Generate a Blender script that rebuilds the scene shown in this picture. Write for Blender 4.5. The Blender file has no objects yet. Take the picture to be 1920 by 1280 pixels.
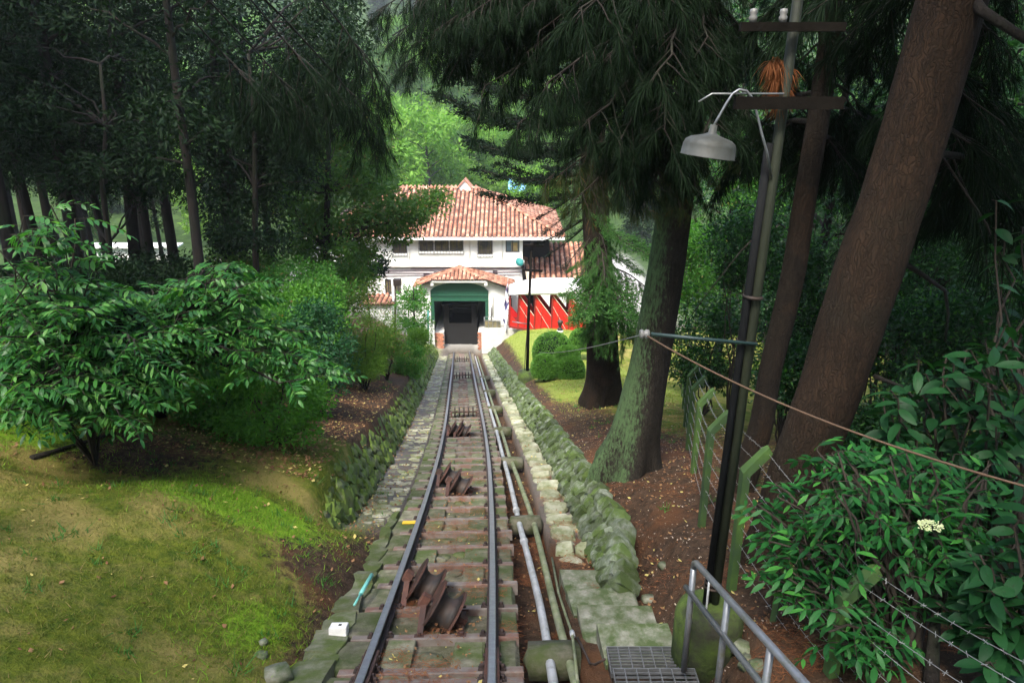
import bpy, math, random
import numpy as np
from mathutils import Vector, Matrix
random.seed(11)
rng = np.random.default_rng(11)
PI = math.pi
scene = bpy.context.scene
col = scene.collection
# ------------------------------------------------------------------ camera, sky, sun, exposure
PITCH = math.radians(19.0)
CT, ST = math.cos(PITCH), math.sin(PITCH)
FPX = 1340.0
cam_data = bpy.data.cameras.new("camera")
cam_data.sensor_width = 36.0
cam_data.lens = 36.0 * FPX / 1920.0
cam_data.clip_start = 0.05
cam_data.clip_end = 2500.0
cam = bpy.data.objects.new("camera", cam_data)
cam.rotation_euler = (math.radians(90) - PITCH, 0, 0)
col.objects.link(cam)
scene.camera = cam

world = bpy.data.worlds.new("World")
scene.world = world
world.use_nodes = True
wn = world.node_tree
wn.nodes.clear()
sky = wn.nodes.new("ShaderNodeTexSky")
sky.sky_type = 'NISHITA'
sky.sun_disc = False
SUN_EL, SUN_AZ = math.radians(56), math.radians(-156)      # azimuth from +Y towards +X
sky.sun_elevation = SUN_EL
sky.sun_rotation = SUN_AZ
sky.air_density = 1.0
sky.dust_density = 3.0
sky.ozone_density = 1.0
bg = wn.nodes.new("ShaderNodeBackground")
bg.inputs[1].default_value = 0.14
wo = wn.nodes.new("ShaderNodeOutputWorld")
wn.links.new(sky.outputs[0], bg.inputs[0])
wn.links.new(bg.outputs[0], wo.inputs[0])

sun_data = bpy.data.lights.new("sun", 'SUN')
sun_data.energy = 1.5
sun_data.angle = math.radians(12)
sun_data.color = (1.0, 0.95, 0.86)
sun = bpy.data.objects.new("sun", sun_data)
sd = Vector((math.sin(SUN_AZ) * math.cos(SUN_EL), math.cos(SUN_AZ) * math.cos(SUN_EL), math.sin(SUN_EL)))
sun.rotation_euler = sd.to_track_quat('Z', 'Y').to_euler()
col.objects.link(sun)

scene.view_settings.view_transform = 'Standard'
scene.view_settings.look = 'None'
scene.view_settings.gamma = 1.0
scene.view_settings.use_curve_mapping = False
scene.view_settings.exposure = 2.4
scene.render.engine = 'CYCLES'
scene.cycles.max_bounces = 6
scene.cycles.diffuse_bounces = 3
scene.cycles.glossy_bounces = 2
scene.cycles.transmission_bounces = 3
scene.cycles.use_denoising = True

# ------------------------------------------------------------------ pixel helpers (pixels of the 1920x1280 photograph)
def P(px, py, d):
    X = (px - 960) / FPX * d
    U = (640 - py) / FPX * d
    return Vector((X, d * CT + U * ST, -d * ST + U * CT))
def WY(px, py, Y):
    a = (640 - py) / FPX
    return P(px, py, Y / (CT + a * ST))
def lerp(a, b, t): return a + (b - a) * t
def sstep(a, b, x):
    t = np.clip((np.asarray(x, float) - a) / (b - a), 0, 1)
    return t * t * (3 - 2 * t)
# ------------------------------------------------------------------ value noise
def _hash(ix, iy, seed):
    n = (ix.astype(np.int64) * 374761393 + iy.astype(np.int64) * 668265263 + seed * 1442695041) & 0x7fffffff
    n = ((n ^ (n >> 13)) * 1274126177) & 0x7fffffff
    n = n ^ (n >> 16)
    return (n & 0xffff) / 65535.0
def vn(x, y, s=1.0, seed=0, octv=3):
    x = np.asarray(x, float) * s; y = np.asarray(y, float) * s
    tot = 0; amp = 1; nrm = 0
    for o in range(octv):
        ix = np.floor(x); iy = np.floor(y); fx = x - ix; fy = y - iy
        fx = fx * fx * (3 - 2 * fx); fy = fy * fy * (3 - 2 * fy)
        a = _hash(ix, iy, seed + o); b = _hash(ix + 1, iy, seed + o); c = _hash(ix, iy + 1, seed + o); d = _hash(ix + 1, iy + 1, seed + o)
        tot = tot + amp * ((a * (1 - fx) + b * fx) * (1 - fy) + (c * (1 - fx) + d * fx) * fy)
        nrm += amp; amp *= .5; x = x * 2.03 + 7.1; y = y * 2.03 + 3.7
    return tot / nrm
# ------------------------------------------------------------------ track line
_td = np.arange(-4, 49.01, .05)
_slx = -.02 - .053 * sstep(3, 22, _td)
_slu = .030 + .025 * np.clip((_td - 12) / 16, 0, 1)
i0 = int(round((5.36 + 4) / .05))
_tx = np.concatenate([[0], np.cumsum(_slx[:-1] * .05)]); _tx += -.652 - _tx[i0]
_tu = np.concatenate([[0], np.cumsum(_slu[:-1] * .05)]); _tu += -2.555 - _tu[i0]
_wy = _td * CT + _tu * ST
_wz = -_td * ST + _tu * CT
_wx = _tx
def cx(y): return np.interp(y, _wy, _wx)
def cz(y):
    y = np.asarray(y, float)
    z = np.interp(y, _wy, _wz)
    return np.where(y > _wy[-1], _wz[-1], z)
def frame(y):
    p = Vector((float(cx(y)), y, float(cz(y)))); q = Vector((float(cx(y + .3)), y + .3, float(cz(y + .3))))
    s = (q - p).normalized(); u = s.cross(Vector((0, 0, 1))).normalized(); n = u.cross(s)
    return Matrix(((u.x, s.x, n.x, p.x), (u.y, s.y, n.y, p.y), (u.z, s.z, n.z, p.z), (0, 0, 0, 1)))
def TP(u, y, h): return Vector((float(cx(y)) + u, y, float(cz(y)) + h))
# ------------------------------------------------------------------ terrain
KU = np.array([-250, -60, -40, -14, -8, -5, -3.2, -1.9, -1.54, -1.50, -.88, -.84, .72, .74, 1.25, 1.27, 1.75, 1.79, 2.18, 2.6, 3.5, 5, 8, 14, 25, 60, 250])
KA = np.array([60, 14, 8, 3.2, 2.2, 1.5, 1.0, .66, -.17, -.22, -.22, -.40, -.40, -.52, -.52, -.26, -.26, -.2, .24, .38, .55, .6, .3, -.3, 0, 12, 70])
KN = np.array([60, 14, 8, 2.9, 1.9, 1.3, .80, .22, .08, .06, -.20, -.40, -.40, -.52, -.52, -.26, -.30, -.32, -.30, .22, .45, .5, .2, -.3, 0, 12, 70])
KF = np.array([60, 14, 8, 3.2, 2.4, 1.7, 1.2, .66, -.17, -.22, -.22, -.40, -.40, -.52, -.52, -.26, -.26, -.2, .35, .9, 1.5, 1.7, 1.5, 1.2, 1.5, 12, 70])
def ground_z(x, y):
    x = np.asarray(x, float); y = np.asarray(y, float)
    u = x - cx(np.clip(y, -5, 46))
    tn = 1 - sstep(7.2, 9.2, y)
    tf = sstep(26, 38, y)
    h = np.interp(u, KU, KA) * (1 - tf) + np.interp(u, KU, KF) * tf
    h = h * (1 - tn) + np.interp(u, KU, KN) * tn
    rough = sstep(1.9, 2.6, np.abs(u + .1))
    # lawn mound on the left
    h = h + .27 * np.exp(-(((x + 3.4) / 1.3) ** 2 + ((y - 6.6) / 1.1) ** 2)) - .22 * np.exp(-(((x + 4.9) / 1.1) ** 2 + ((y - 7.3) / 1.0) ** 2))
    h = h + rough * ((vn(x, y, .9, 3) - .5) * .16 + (vn(x, y, .18, 5) - .5) * .5 * sstep(3, 8, np.abs(u)))
    z1 = cz(y) + h
    zf = -15.6 + .15 * np.clip(y - 78, 0, 75) + .34 * np.clip(y - 153, 0, 1000) + 9 * (vn(x, y, .018, 9) - .5) * sstep(80, 160, y)
    zf = zf + .25 * np.clip(np.abs(x + 5) - 60, 0, 400) * sstep(50, 110, y)
    zl = np.where(u < 0, 2.6, 1.2) * sstep(3.2, 6.0, np.abs(u))
    t = sstep(41, 47, y)
    return z1 * (1 - t) + (zf + zl * (1 - sstep(60, 80, y))) * t
def gz(x, y): return float(ground_z(x, y))
def ground_d(px, py):
    """depth at which the ray through a pixel meets the ground"""
    d = np.arange(2.5, 60, .03)
    a = (640 - py) / FPX
    X = (px - 960) / FPX * d; Y = d * CT + a * d * ST; Z = -d * ST + a * d * CT
    k = np.where(Z < ground_z(X, Y))[0]
    return float(d[k[0]]) if len(k) else 60.0
def GP(px, py): return P(px, py, ground_d(px, py))
# ------------------------------------------------------------------ mesh builder
class MB:
    def __init__(s): s.V = []; s.F = []; s.n = 0; s.sm = []
    def add(s, V, F, mi=0, smooth=True):
        V = np.asarray(V, float).reshape(-1, 3)
        if isinstance(F, np.ndarray): Fs = [F]
        else:
            by = {}
            for f in F: by.setdefault(len(f), []).append(f)
            Fs = [np.array(v) for v in by.values()]
        for f in Fs:
            if len(f): s.F.append((f + s.n, mi, smooth))
        s.V.append(V); s.n += len(V)
        return s
    def mesh(s, name, mats, off=(0, 0, 0)):
        me = bpy.data.meshes.new(name)
        V = (np.concatenate(s.V) - np.array(off)).astype(np.float32)
        loops = np.concatenate([f.ravel() for f, _, _ in s.F]).astype(np.int32)
        tot = np.concatenate([np.full(len(f), f.shape[1]) for f, _, _ in s.F])
        start = np.concatenate([[0], np.cumsum(tot)[:-1]]).astype(np.int32)
        mi = np.concatenate([np.full(len(f), m) for f, m, _ in s.F]).astype(np.int32)
        sm = np.concatenate([np.full(len(f), k) for f, _, k in s.F]).astype(bool)
        me.vertices.add(len(V)); me.vertices.foreach_set('co', V.ravel())
        me.loops.add(len(loops)); me.loops.foreach_set('vertex_index', loops)
        me.polygons.add(len(start)); me.polygons.foreach_set('loop_start', start)
        me.polygons.foreach_set('material_index', mi); me.polygons.foreach_set('use_smooth', sm)
        for m in (mats if isinstance(mats, (list, tuple)) else [mats]): me.materials.append(m)
        me.update(calc_edges=True); me.validate()
        return me
def wloc(o):
    p = Vector((0, 0, 0))
    while o is not None:
        p = p + o.location; o = o.parent
    return p
def tag(o, label=None, cat=None, group=None, kind=None):
    if label: o['label'] = label
    if cat: o['category'] = cat
    if group: o['group'] = group
    if kind: o['kind'] = kind
    return o
def thing(name, label, cat, loc=(0, 0, 0), group=None):
    o = bpy.data.objects.new(name, None); col.objects.link(o)
    o.empty_display_size = .2
    o.location = loc
    return tag(o, label, cat, group)
def part(name, mb, mats, parent=None, kind=None, label=None):
    """links a world-space builder as one mesh object under its parent"""
    off = wloc(parent) if parent is not None else Vector((0, 0, 0))
    o = bpy.data.objects.new(name, mb.mesh(name, mats, off))
    col.objects.link(o)
    if parent is not None: o.parent = parent
    return tag(o, label, None, None, kind)
def single(name, mb, mats, label, cat, group=None, loc=None):
    V = np.concatenate(mb.V)
    if loc is None: loc = (float(V[:, 0].mean()), float(V[:, 1].mean()), float(V[:, 2].min()))
    o = bpy.data.objects.new(name, mb.mesh(name, mats, loc)); o.location = loc; col.objects.link(o)
    return tag(o, label, cat, group)
def inst(name, me, parent, mw, label=None, kind=None):
    """another object on shared mesh data, placed by a world matrix"""
    o = bpy.data.objects.new(name, me); col.objects.link(o)
    m = mw.copy()
    if parent is not None:
        m.translation = m.translation - wloc(parent); o.parent = parent
    o.matrix_basis = m
    return tag(o, label, None, None, kind)
def copy_tree(root, loc, rz=0, sc=1.0, label=None, group=None):
    r = root.copy(); col.objects.link(r)
    r.location = loc; r.rotation_euler = (0, 0, rz); r.scale = (sc, sc, sc)
    if label: r['label'] = label
    if group: r['group'] = group
    for ch in root.children:
        c = ch.copy(); col.objects.link(c); c.parent = r
    return r
class Pieces:
    """alike pieces: the nearest `limit` become parts on shared meshes, the rest one joined part"""
    def __init__(s, name, parent, shapes, mat, limit=300, smooth=True):
        s.name, s.parent, s.shapes, s.mat, s.limit, s.smooth = name, parent, shapes, mat, limit, smooth
        s.L = []
    def add(s, mw, k=None): s.L.append((mw, random.randrange(len(s.shapes)) if k is None else k))
    def finish(s):
        s.L.sort(key=lambda a: a[0].translation.length)
        mes = [MB().add(V, F, 0, s.smooth).mesh(s.name, s.mat) for V, F in s.shapes]
        for mw, k in s.L[:s.limit]: inst(s.name, mes[k], s.parent, mw)
        rest = s.L[s.limit:]
        if rest:
            mb = MB()
            for mw, k in rest:
                V, F = s.shapes[k]; M = np.array(mw)
                mb.add(np.asarray(V) @ M[:3, :3].T + M[:3, 3], F, 0, s.smooth)
            part('far_' + s.name + 's' if False else s.name + '_mass', mb, s.mat, s.parent, kind='stuff')
# ------------------------------------------------------------------ shapes
def box(x0, x1, y0, y1, z0, z1, bev=0.0):
    if bev <= 0:
        V = [(x0, y0, z0), (x1, y0, z0), (x1, y1, z0), (x0, y1, z0), (x0, y0, z1), (x1, y0, z1), (x1, y1, z1), (x0, y1, z1)]
        F = [(0, 3, 2, 1), (4, 5, 6, 7), (0, 1, 5, 4), (1, 2, 6, 5), (2, 3, 7, 6), (3, 0, 4, 7)]
        return np.array(V, float), F
    b = bev
    V = [(x0, y0, z0), (x1, y0, z0), (x1, y1, z0), (x0, y1, z0), (x0, y0, z1 - b), (x1, y0, z1 - b), (x1, y1, z1 - b), (x0, y1, z1 - b),
         (x0 + b, y0 + b, z1), (x1 - b, y0 + b, z1), (x1 - b, y1 - b, z1), (x0 + b, y1 - b, z1)]
    F = [(0, 3, 2, 1), (8, 9, 10, 11), (0, 1, 5, 4), (1, 2, 6, 5), (2, 3, 7, 6), (3, 0, 4, 7), (4, 5, 9, 8), (5, 6, 10, 9), (6, 7, 11, 10), (7, 4, 8, 11)]
    return np.array(V, float), F
def tube(pts, radii, n=8, cap=True):
    pts = np.asarray(pts, float); m = len(pts)
    radii = np.broadcast_to(np.asarray(radii, float), (m,))
    t = np.gradient(pts, axis=0); t /= np.linalg.norm(t, axis=1)[:, None] + 1e-9
    ref = np.array([0., 0, 1]) if abs(t[0][2]) < .9 else np.array([1., 0, 0])
    u = np.cross(t[0], ref); u /= np.linalg.norm(u)
    V = []; a = np.arange(n) * 2 * PI / n
    for i in range(m):
        u = u - t[i] * np.dot(u, t[i]); u /= np.linalg.norm(u) + 1e-9
        w = np.cross(t[i], u)
        V.append(pts[i] + radii[i] * (np.cos(a)[:, None] * u + np.sin(a)[:, None] * w))
    V = np.concatenate(V)
    i = np.arange(m - 1)[:, None] * n; j = np.arange(n)[None]; k = (np.arange(n) + 1)[None] % n
    F = np.stack([i + j, i + k, i + n + k, i + n + j], -1).reshape(-1, 4)
    Fl = [tuple(f) for f in F.tolist()]
    if cap: Fl += [tuple(range(n))[::-1], tuple(range((m - 1) * n, m * n))]
    return V, Fl
def lathe(prof, n=20, M=None, closed=False):
    """prof: (r, z) pairs round local Z"""
    a = np.arange(n) * 2 * PI / n; V = []
    for r, z in prof: V.append(np.stack([r * np.cos(a), r * np.sin(a), np.full(n, z)], -1))
    V = np.concatenate(V); m = len(prof); F = []
    for i in range(m - 1):
        for j in range(n):
            k = (j + 1) % n
            F.append((i * n + j, i * n + k, (i + 1) * n + k, (i + 1) * n + j))
    if not closed:
        F.append(tuple(range(n))[::-1]); F.append(tuple(range((m - 1) * n, m * n)))
    if M is not None:
        M = np.array(M); V = V @ M[:3, :3].T + M[:3, 3]
    return V, F
def xf(VF, M):
    V, F = VF; M = np.array(M)
    return np.asarray(V) @ M[:3, :3].T + M[:3, 3], F
def align(a, b, roll=None):
    """matrix whose local Z runs from a to b, origin at a"""
    a = Vector(a); b = Vector(b)
    q = (b - a).to_track_quat('Z', 'Y')
    return Matrix.Translation(a) @ q.to_matrix().to_4x4()
def bar(a, b, w, t):
    L = (Vector(b) - Vector(a)).length
    return xf(box(-w / 2, w / 2, -t / 2, t / 2, 0, L), align(a, b))
def rock(seed, flat=1.0, rough=.18, k=.62):
    r = np.random.default_rng(seed)
    g = [-1, 0, 1]; idx = {}; V = []
    F = []
    def vi(p):
        if p not in idx: idx[p] = len(V); V.append(p)
        return idx[p]
    for ax in range(3):
        for sgn in (-1, 1):
            for i in (-1, 0):
                for j in (-1, 0):
                    q = []
                    for a, b in ((i, j), (i + 1, j), (i + 1, j + 1), (i, j + 1)):
                        p = [0, 0, 0]; p[ax] = sgn; p[(ax + 1) % 3] = a; p[(ax + 2) % 3] = b
                        q.append(vi(tuple(p)))
                    F.append(tuple(q if sgn > 0 else q[::-1]))
    V = np.array(V, float)
    n = np.linalg.norm(V, axis=1)[:, None]
    V = V * k + (V / n) * (1.07 - k)
    V += r.normal(0, rough, V.shape) * .5
    V *= .5 / .95
    V[:, 2] *= flat
    return V, F
def slab(seed, n=7):
    """irregular flat stone, about 1 x 1, top at z=0"""
    r = np.random.default_rng(seed)
    a = (np.arange(n) + r.uniform(-.3, .3, n)) * 2 * PI / n
    rad = .5 / np.maximum(np.abs(np.cos(a)), np.abs(np.sin(a))) ** .75 * r.uniform(.8, 1.02, n)
    c = np.stack([np.cos(a) * rad, np.sin(a) * rad], -1)
    tz = r.uniform(-.1, .1, n)
    V = np.concatenate([np.c_[c * .82, tz * .8], np.c_[c, tz - .35], np.c_[c, np.full(n, -1.)]])
    F = [tuple(range(n))]
    for k in range(2):
        for j in range(n):
            q = (j + 1) % n
            F.append((k * n + j, (k + 1) * n + j, (k + 1) * n + q, k * n + q))
    return V, F
# ------------------------------------------------------------------ materials
class G:
    def __init__(s, name):
        s.m = bpy.data.materials.new(name); s.m.use_nodes = True
        s.t = s.m.node_tree; s.t.nodes.clear()
    def n(s, ty, ins=None, **kw):
        nd = s.t.nodes.new(ty)
        for k, v in kw.items(): setattr(nd, k, v)
        for k, v in (ins or {}).items():
            if hasattr(v, 'is_output'): s.t.links.new(v, nd.inputs[k])
            else: nd.inputs[k].default_value = v
        return nd
    def noise(s, vec, scale, detail=4, rough=.6, dist=0):
        return s.n('ShaderNodeTexNoise', {'Vector': vec, 'Scale': scale, 'Detail': detail, 'Roughness': rough, 'Distortion': dist}).outputs['Fac']
    def ramp(s, f, a, b):
        return s.n('ShaderNodeMapRange', {'Value': f, 'From Min': a, 'From Max': b}).outputs[0]
    def mix(s, f, a, b):
        nd = s.n('ShaderNodeMix', data_type='RGBA')
        for k, v in ((0, f), (6, a), (7, b)):
            if hasattr(v, 'is_output'): s.t.links.new(v, nd.inputs[k])
            else: nd.inputs[k].default_value = (*v, 1) if isinstance(v, tuple) else v
        return nd.outputs[2]
    def math(s, op, a, b=0.0, clamp=False):
        nd = s.n('ShaderNodeMath', operation=op, use_clamp=clamp)
        for k, v in ((0, a), (1, b)):
            if hasattr(v, 'is_output'): s.t.links.new(v, nd.inputs[k])
            else: nd.inputs[k].default_value = v
        return nd.outputs[0]
    def rnd(s):
        g = s.n('ShaderNodeNewGeometry'); o = s.n('ShaderNodeObjectInfo')
        return s.math('FRACT', s.math('ADD', g.outputs['Random Per Island'], o.outputs['Random']))
    def pos(s): return s.n('ShaderNodeNewGeometry').outputs['Position']
    def out(s, sh): s.n('ShaderNodeOutputMaterial', {'Surface': sh}); return s.m
def mat(name, c1, c2=None, c3=None, scale=6.0, moss=.5, mossw=.12, mscale=2.5, up=0.0, rough=.8, metal=0.0, bump=.3, bscale=None, bdist=.02, rv=.25, spec=.4, stretch=None):
    """c1/c2: fine mottling, c3: larger patches (moss, rust, stain); rv: brightness spread between pieces"""
    g = G(name); p = g.pos()
    if stretch: p = g.n('ShaderNodeVectorMath', {0: p, 1: stretch}, operation='MULTIPLY').outputs[0]
    f = g.noise(p, scale)
    c = g.mix(g.ramp(f, .35, .65), c1, c2 or tuple(x * .6 for x in c1))
    if c3:
        m = g.noise(p, mscale, 5, .65)
        if up:
            nz = g.n('ShaderNodeSeparateXYZ', {0: g.n('ShaderNodeNewGeometry').outputs['Normal']}).outputs[2]
            m = g.math('ADD', m, g.math('MULTIPLY', nz, up))
        c = g.mix(g.ramp(m, moss - mossw, moss + mossw), c, c3)
    if rv:
        r = g.rnd()
        v = g.n('ShaderNodeMapRange', {'Value': r, 'To Min': 1 - rv, 'To Max': 1 + rv}).outputs[0]
        c = g.n('ShaderNodeVectorMath', {0: c, 'Scale': v}, operation='SCALE').outputs[0]
    ins = {'Base Color': c, 'Roughness': rough, 'Metallic': metal, 'Specular IOR Level': spec}
    if bump:
        b = g.noise(p, bscale or scale * 2.5, 5, .65)
        ins['Normal'] = g.n('ShaderNodeBump', {'Height': b, 'Strength': bump, 'Distance': bdist}).outputs[0]
    return g.out(g.n('ShaderNodeBsdfPrincipled', ins).outputs[0])
def leafmat(name, c1, c2, tr=.35, rough=.5, spec=.35, c3=None, f3=.06, tcol=None):
    g = G(name); r = g.rnd()
    c = g.mix(r, c1, c2)
    if c3:
        r2 = g.math('FRACT', g.math('MULTIPLY', r, 37.7))
        c = g.mix(g.math('LESS_THAN', r2, f3), c, c3)
    b = g.n('ShaderNodeBsdfPrincipled', {'Base Color': c, 'Roughness': rough, 'Specular IOR Level': spec}).outputs[0]
    if tr <= 0: return g.out(b)
    tc = g.n('ShaderNodeVectorMath', {0: c, 1: tcol or (1.5, 1.7, .6)}, operation='MULTIPLY').outputs[0]
    t = g.n('ShaderNodeBsdfTranslucent', {'Color': tc}).outputs[0]
    return g.out(g.n('ShaderNodeMixShader', {0: tr, 1: b, 2: t}).outputs[0])
def plain(name, c, rough=.5, metal=0.0, spec=.5):
    return mat(name, c, tuple(x * .82 for x in c), scale=9, rough=rough, metal=metal, bump=.05, rv=0, spec=spec)
# ------------------------------------------------------------------ material set
M = {}
M['concrete'] = mat('mossy_concrete', (.19, .185, .145), (.10, .10, .07), (.06, .085, .018), scale=7, moss=.50, mscale=3.2, up=.06, rough=.9, bump=.5)
M['saddle'] = mat('dirty_mossy_concrete', (.13, .125, .09), (.075, .075, .05), (.055, .075, .02), scale=8, moss=.56, mscale=4, rough=.92, bump=.6, rv=0)
M['slab'] = mat('weathered_slab', (.29, .29, .24), (.14, .145, .10), (.06, .09, .028), scale=8, moss=.50, mscale=5, rough=.9, bump=.4, rv=.12)
M['infill'] = mat('infill_stone', (.21, .20, .14), (.105, .10, .068), (.06, .085, .02), scale=9, moss=.50, mscale=3, rough=.92, bump=.6, rv=.3)
M['bed'] = mat('bed_rubble', (.22, .20, .14), (.09, .082, .055), (.08, .085, .035), scale=14, moss=.5, mscale=3, rough=.95, bump=.9, rv=0)
M['pave'] = mat('paving_stone', (.40, .385, .30), (.25, .24, .17), (.13, .155, .05), scale=9, moss=.52, mscale=2.2, rough=.9, bump=.5, rv=.3)
M['wallstone'] = mat('mossy_wall_stone', (.17, .175, .12), (.07, .075, .045), (.085, .135, .018), scale=11, moss=.47, mscale=4, up=.1, rough=.92, bump=.6, rv=.35)
M['lichen'] = mat('lichen_wall_stone', (.24, .27, .23), (.085, .105, .06), (.06, .095, .022), scale=11, moss=.46, mscale=4, up=.03, rough=.92, bump=.6, rv=.35)
M['rail'] = mat('rail_head', (.36, .37, .40), (.30, .30, .33), scale=20, rough=.38, metal=.75, bump=.03, rv=0)
M['railside'] = mat('rail_side', (.055, .036, .032), (.03, .022, .02), scale=12, rough=.75, bump=.2, rv=0)
M['sleeper'] = mat('steel_sleeper', (.19, .165, .145), (.12, .10, .085), (.17, .085, .062), scale=8, moss=.58, mscale=4, rough=.7, bump=.15, rv=.2)
M['rust'] = mat('rusty_iron', (.060, .032, .025), (.030, .020, .016), (.105, .042, .027), scale=10, moss=.55, mscale=5, rough=.7, bump=.3, rv=.15)
M['darkiron'] = mat('dark_iron', (.035, .032, .03), (.06, .04, .03), scale=9, rough=.6, metal=.3, bump=.15, rv=0)
M['yellow'] = plain('yellow_paint', (.75, .50, .03), .6)
M['turquoise'] = plain('turquoise_plastic', (.18, .55, .48), .4)
M['whitepaint'] = plain('white_paint', (.80, .80, .78), .6)
M['greypipe'] = mat('grey_pipe', (.42, .44, .46), (.30, .31, .31), (.12, .12, .09), scale=6, moss=.64, mscale=7, rough=.5, bump=.15, rv=0)
M['greenpipe'] = mat('green_pipe', (.20, .23, .12), (.11, .13, .065), (.28, .28, .22), scale=7, moss=.6, mscale=6, rough=.7, bump=.2, rv=0)
M['galv'] = mat('galvanised_tube', (.26, .28, .30), (.20, .21, .22), (.16, .17, .10), scale=5, moss=.66, mscale=9, rough=.38, metal=.55, bump=.06, rv=0)
M['grate'] = mat('steel_grating', (.20, .21, .22), (.14, .15, .15), scale=9, rough=.5, metal=.4, bump=.1, rv=0)
M['polegreen'] = mat('greenish_pole', (.042, .052, .024), (.024, .03, .017), (.016, .02, .014), scale=5, moss=.5, mscale=3, rough=.7, bump=.2, rv=0, stretch=(1, 1, .2))
M['black'] = plain('black_rubber', (.010, .011, .012), .8, 0, .15)
M['fence'] = mat('green_concrete_post', (.055, .105, .040), (.030, .062, .025), (.075, .15, .03), scale=6, moss=.5, mscale=3, rough=.85, bump=.3, rv=.1)
M['armteal'] = plain('dark_teal_arm', (.02, .045, .042), .5)
M['porcelain'] = plain('grey_porcelain', (.20, .20, .19), .4)
M['wire'] = plain('barbed_wire', (.35, .36, .36), .45, .5)
M['rope'] = plain('brown_wire', (.12, .07, .04), .7)
M['timber'] = mat('old_timber', (.012, .010, .008), (.007, .006, .005), scale=10, spec=.08, rough=.85, bump=.3, rv=0)
M['soil'] = mat('soil', (.10, .06, .035), (.05, .03, .02), scale=14, rough=.95, bump=.8, rv=0)
M['moss'] = mat('moss', (.08, .13, .02), (.045, .075, .015), (.03, .03, .02), scale=9, moss=.55, mscale=4, rough=.95, bump=.8, rv=0)

# ------------------------------------------------------------------ ground sheet
def ground_material():
    g = G('ground'); p = g.pos()
    at = lambda n: g.n('ShaderNodeAttribute', attribute_name=n).outputs['Fac']
    f1 = g.noise(p, 9, 6, .7); f2 = g.noise(p, 1.1, 5, .65); f3 = g.noise(p, 45, 3, .7)
    soil = g.mix(g.ramp(f1, .36, .64), (.030, .020, .013), (.095, .058, .036))
    soil = g.mix(g.ramp(f2, .50, .66), soil, (.105, .050, .024))
    lit = g.ramp(f3, .62, .70)
    soil = g.mix(g.math('MULTIPLY', lit, .7), soil, (.25, .18, .11))
    grass = g.mix(g.ramp(f1, .34, .66), (.048, .082, .008), (.145, .165, .018))
    grass = g.mix(g.ramp(f2, .47, .62), grass, (.24, .20, .06))
    grass = g.mix(g.math('MULTIPLY', g.ramp(f3, .64, .72), .5), grass, (.06, .12, .02))
    mossc = g.mix(g.ramp(f1, .35, .65), (.10, .22, .012), (.20, .33, .022))
    lawn = g.mix(g.ramp(f1, .35, .65), (.16, .22, .03), (.25, .27, .06))
    hill = g.mix(g.ramp(f2, .35, .65), (.015, .032, .008), (.04, .075, .016))
    edge = lambda n: g.ramp(g.math('ADD', at(n), g.math('MULTIPLY', g.math('SUBTRACT', f1, .5), 1.1)), .38, .62)
    c = g.mix(edge('grass'), soil, grass)
    c = g.mix(edge('moss'), c, mossc)
    c = g.mix(edge('lawn'), c, lawn)
    c = g.mix(at('hill'), c, hill)
    c = g.mix(at('pavement'), c, (.34, .33, .31))
    hb = g.math('ADD', g.math('MULTIPLY', f1, 1.0), g.math('MULTIPLY', f3, .5))
    b = g.n('ShaderNodeBump', {'Height': hb, 'Strength': .9, 'Distance': .04}).outputs[0]
    return g.out(g.n('ShaderNodeBsdfPrincipled', {'Base Color': c, 'Roughness': .95, 'Specular IOR Level': .15, 'Normal': b}).outputs[0])
M['ground'] = ground_material()
uu = np.unique(np.round(np.concatenate([KU, np.arange(-10, -1.5, .13), np.arange(2.1, 8, .14), np.arange(-30, -10, .8), np.arange(8, 30, .8), np.arange(-250, -30, 10), np.arange(30, 251, 10)]), 3))
uu = uu[np.concatenate([[True], np.diff(uu) > .012])]
yy = np.concatenate([np.arange(-24, -5, 1.0), np.arange(-5, 16, .13), np.arange(16, 50, .35), np.arange(50, 130, 2), np.arange(130, 620, 12)])
UU, YY = np.meshgrid(uu, yy)
XX = UU + cx(np.clip(YY, -5, 46)); ZZ = ground_z(XX, YY)
nu, ny = len(uu), len(yy)
ii = (np.arange(ny - 1)[:, None] * nu + np.arange(nu - 1)[None]).ravel()
gme = MB().add(np.stack([XX, YY, ZZ], -1).reshape(-1, 3), np.stack([ii, ii + 1, ii + nu + 1, ii + nu], -1)).mesh('ground', M['ground'])
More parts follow.
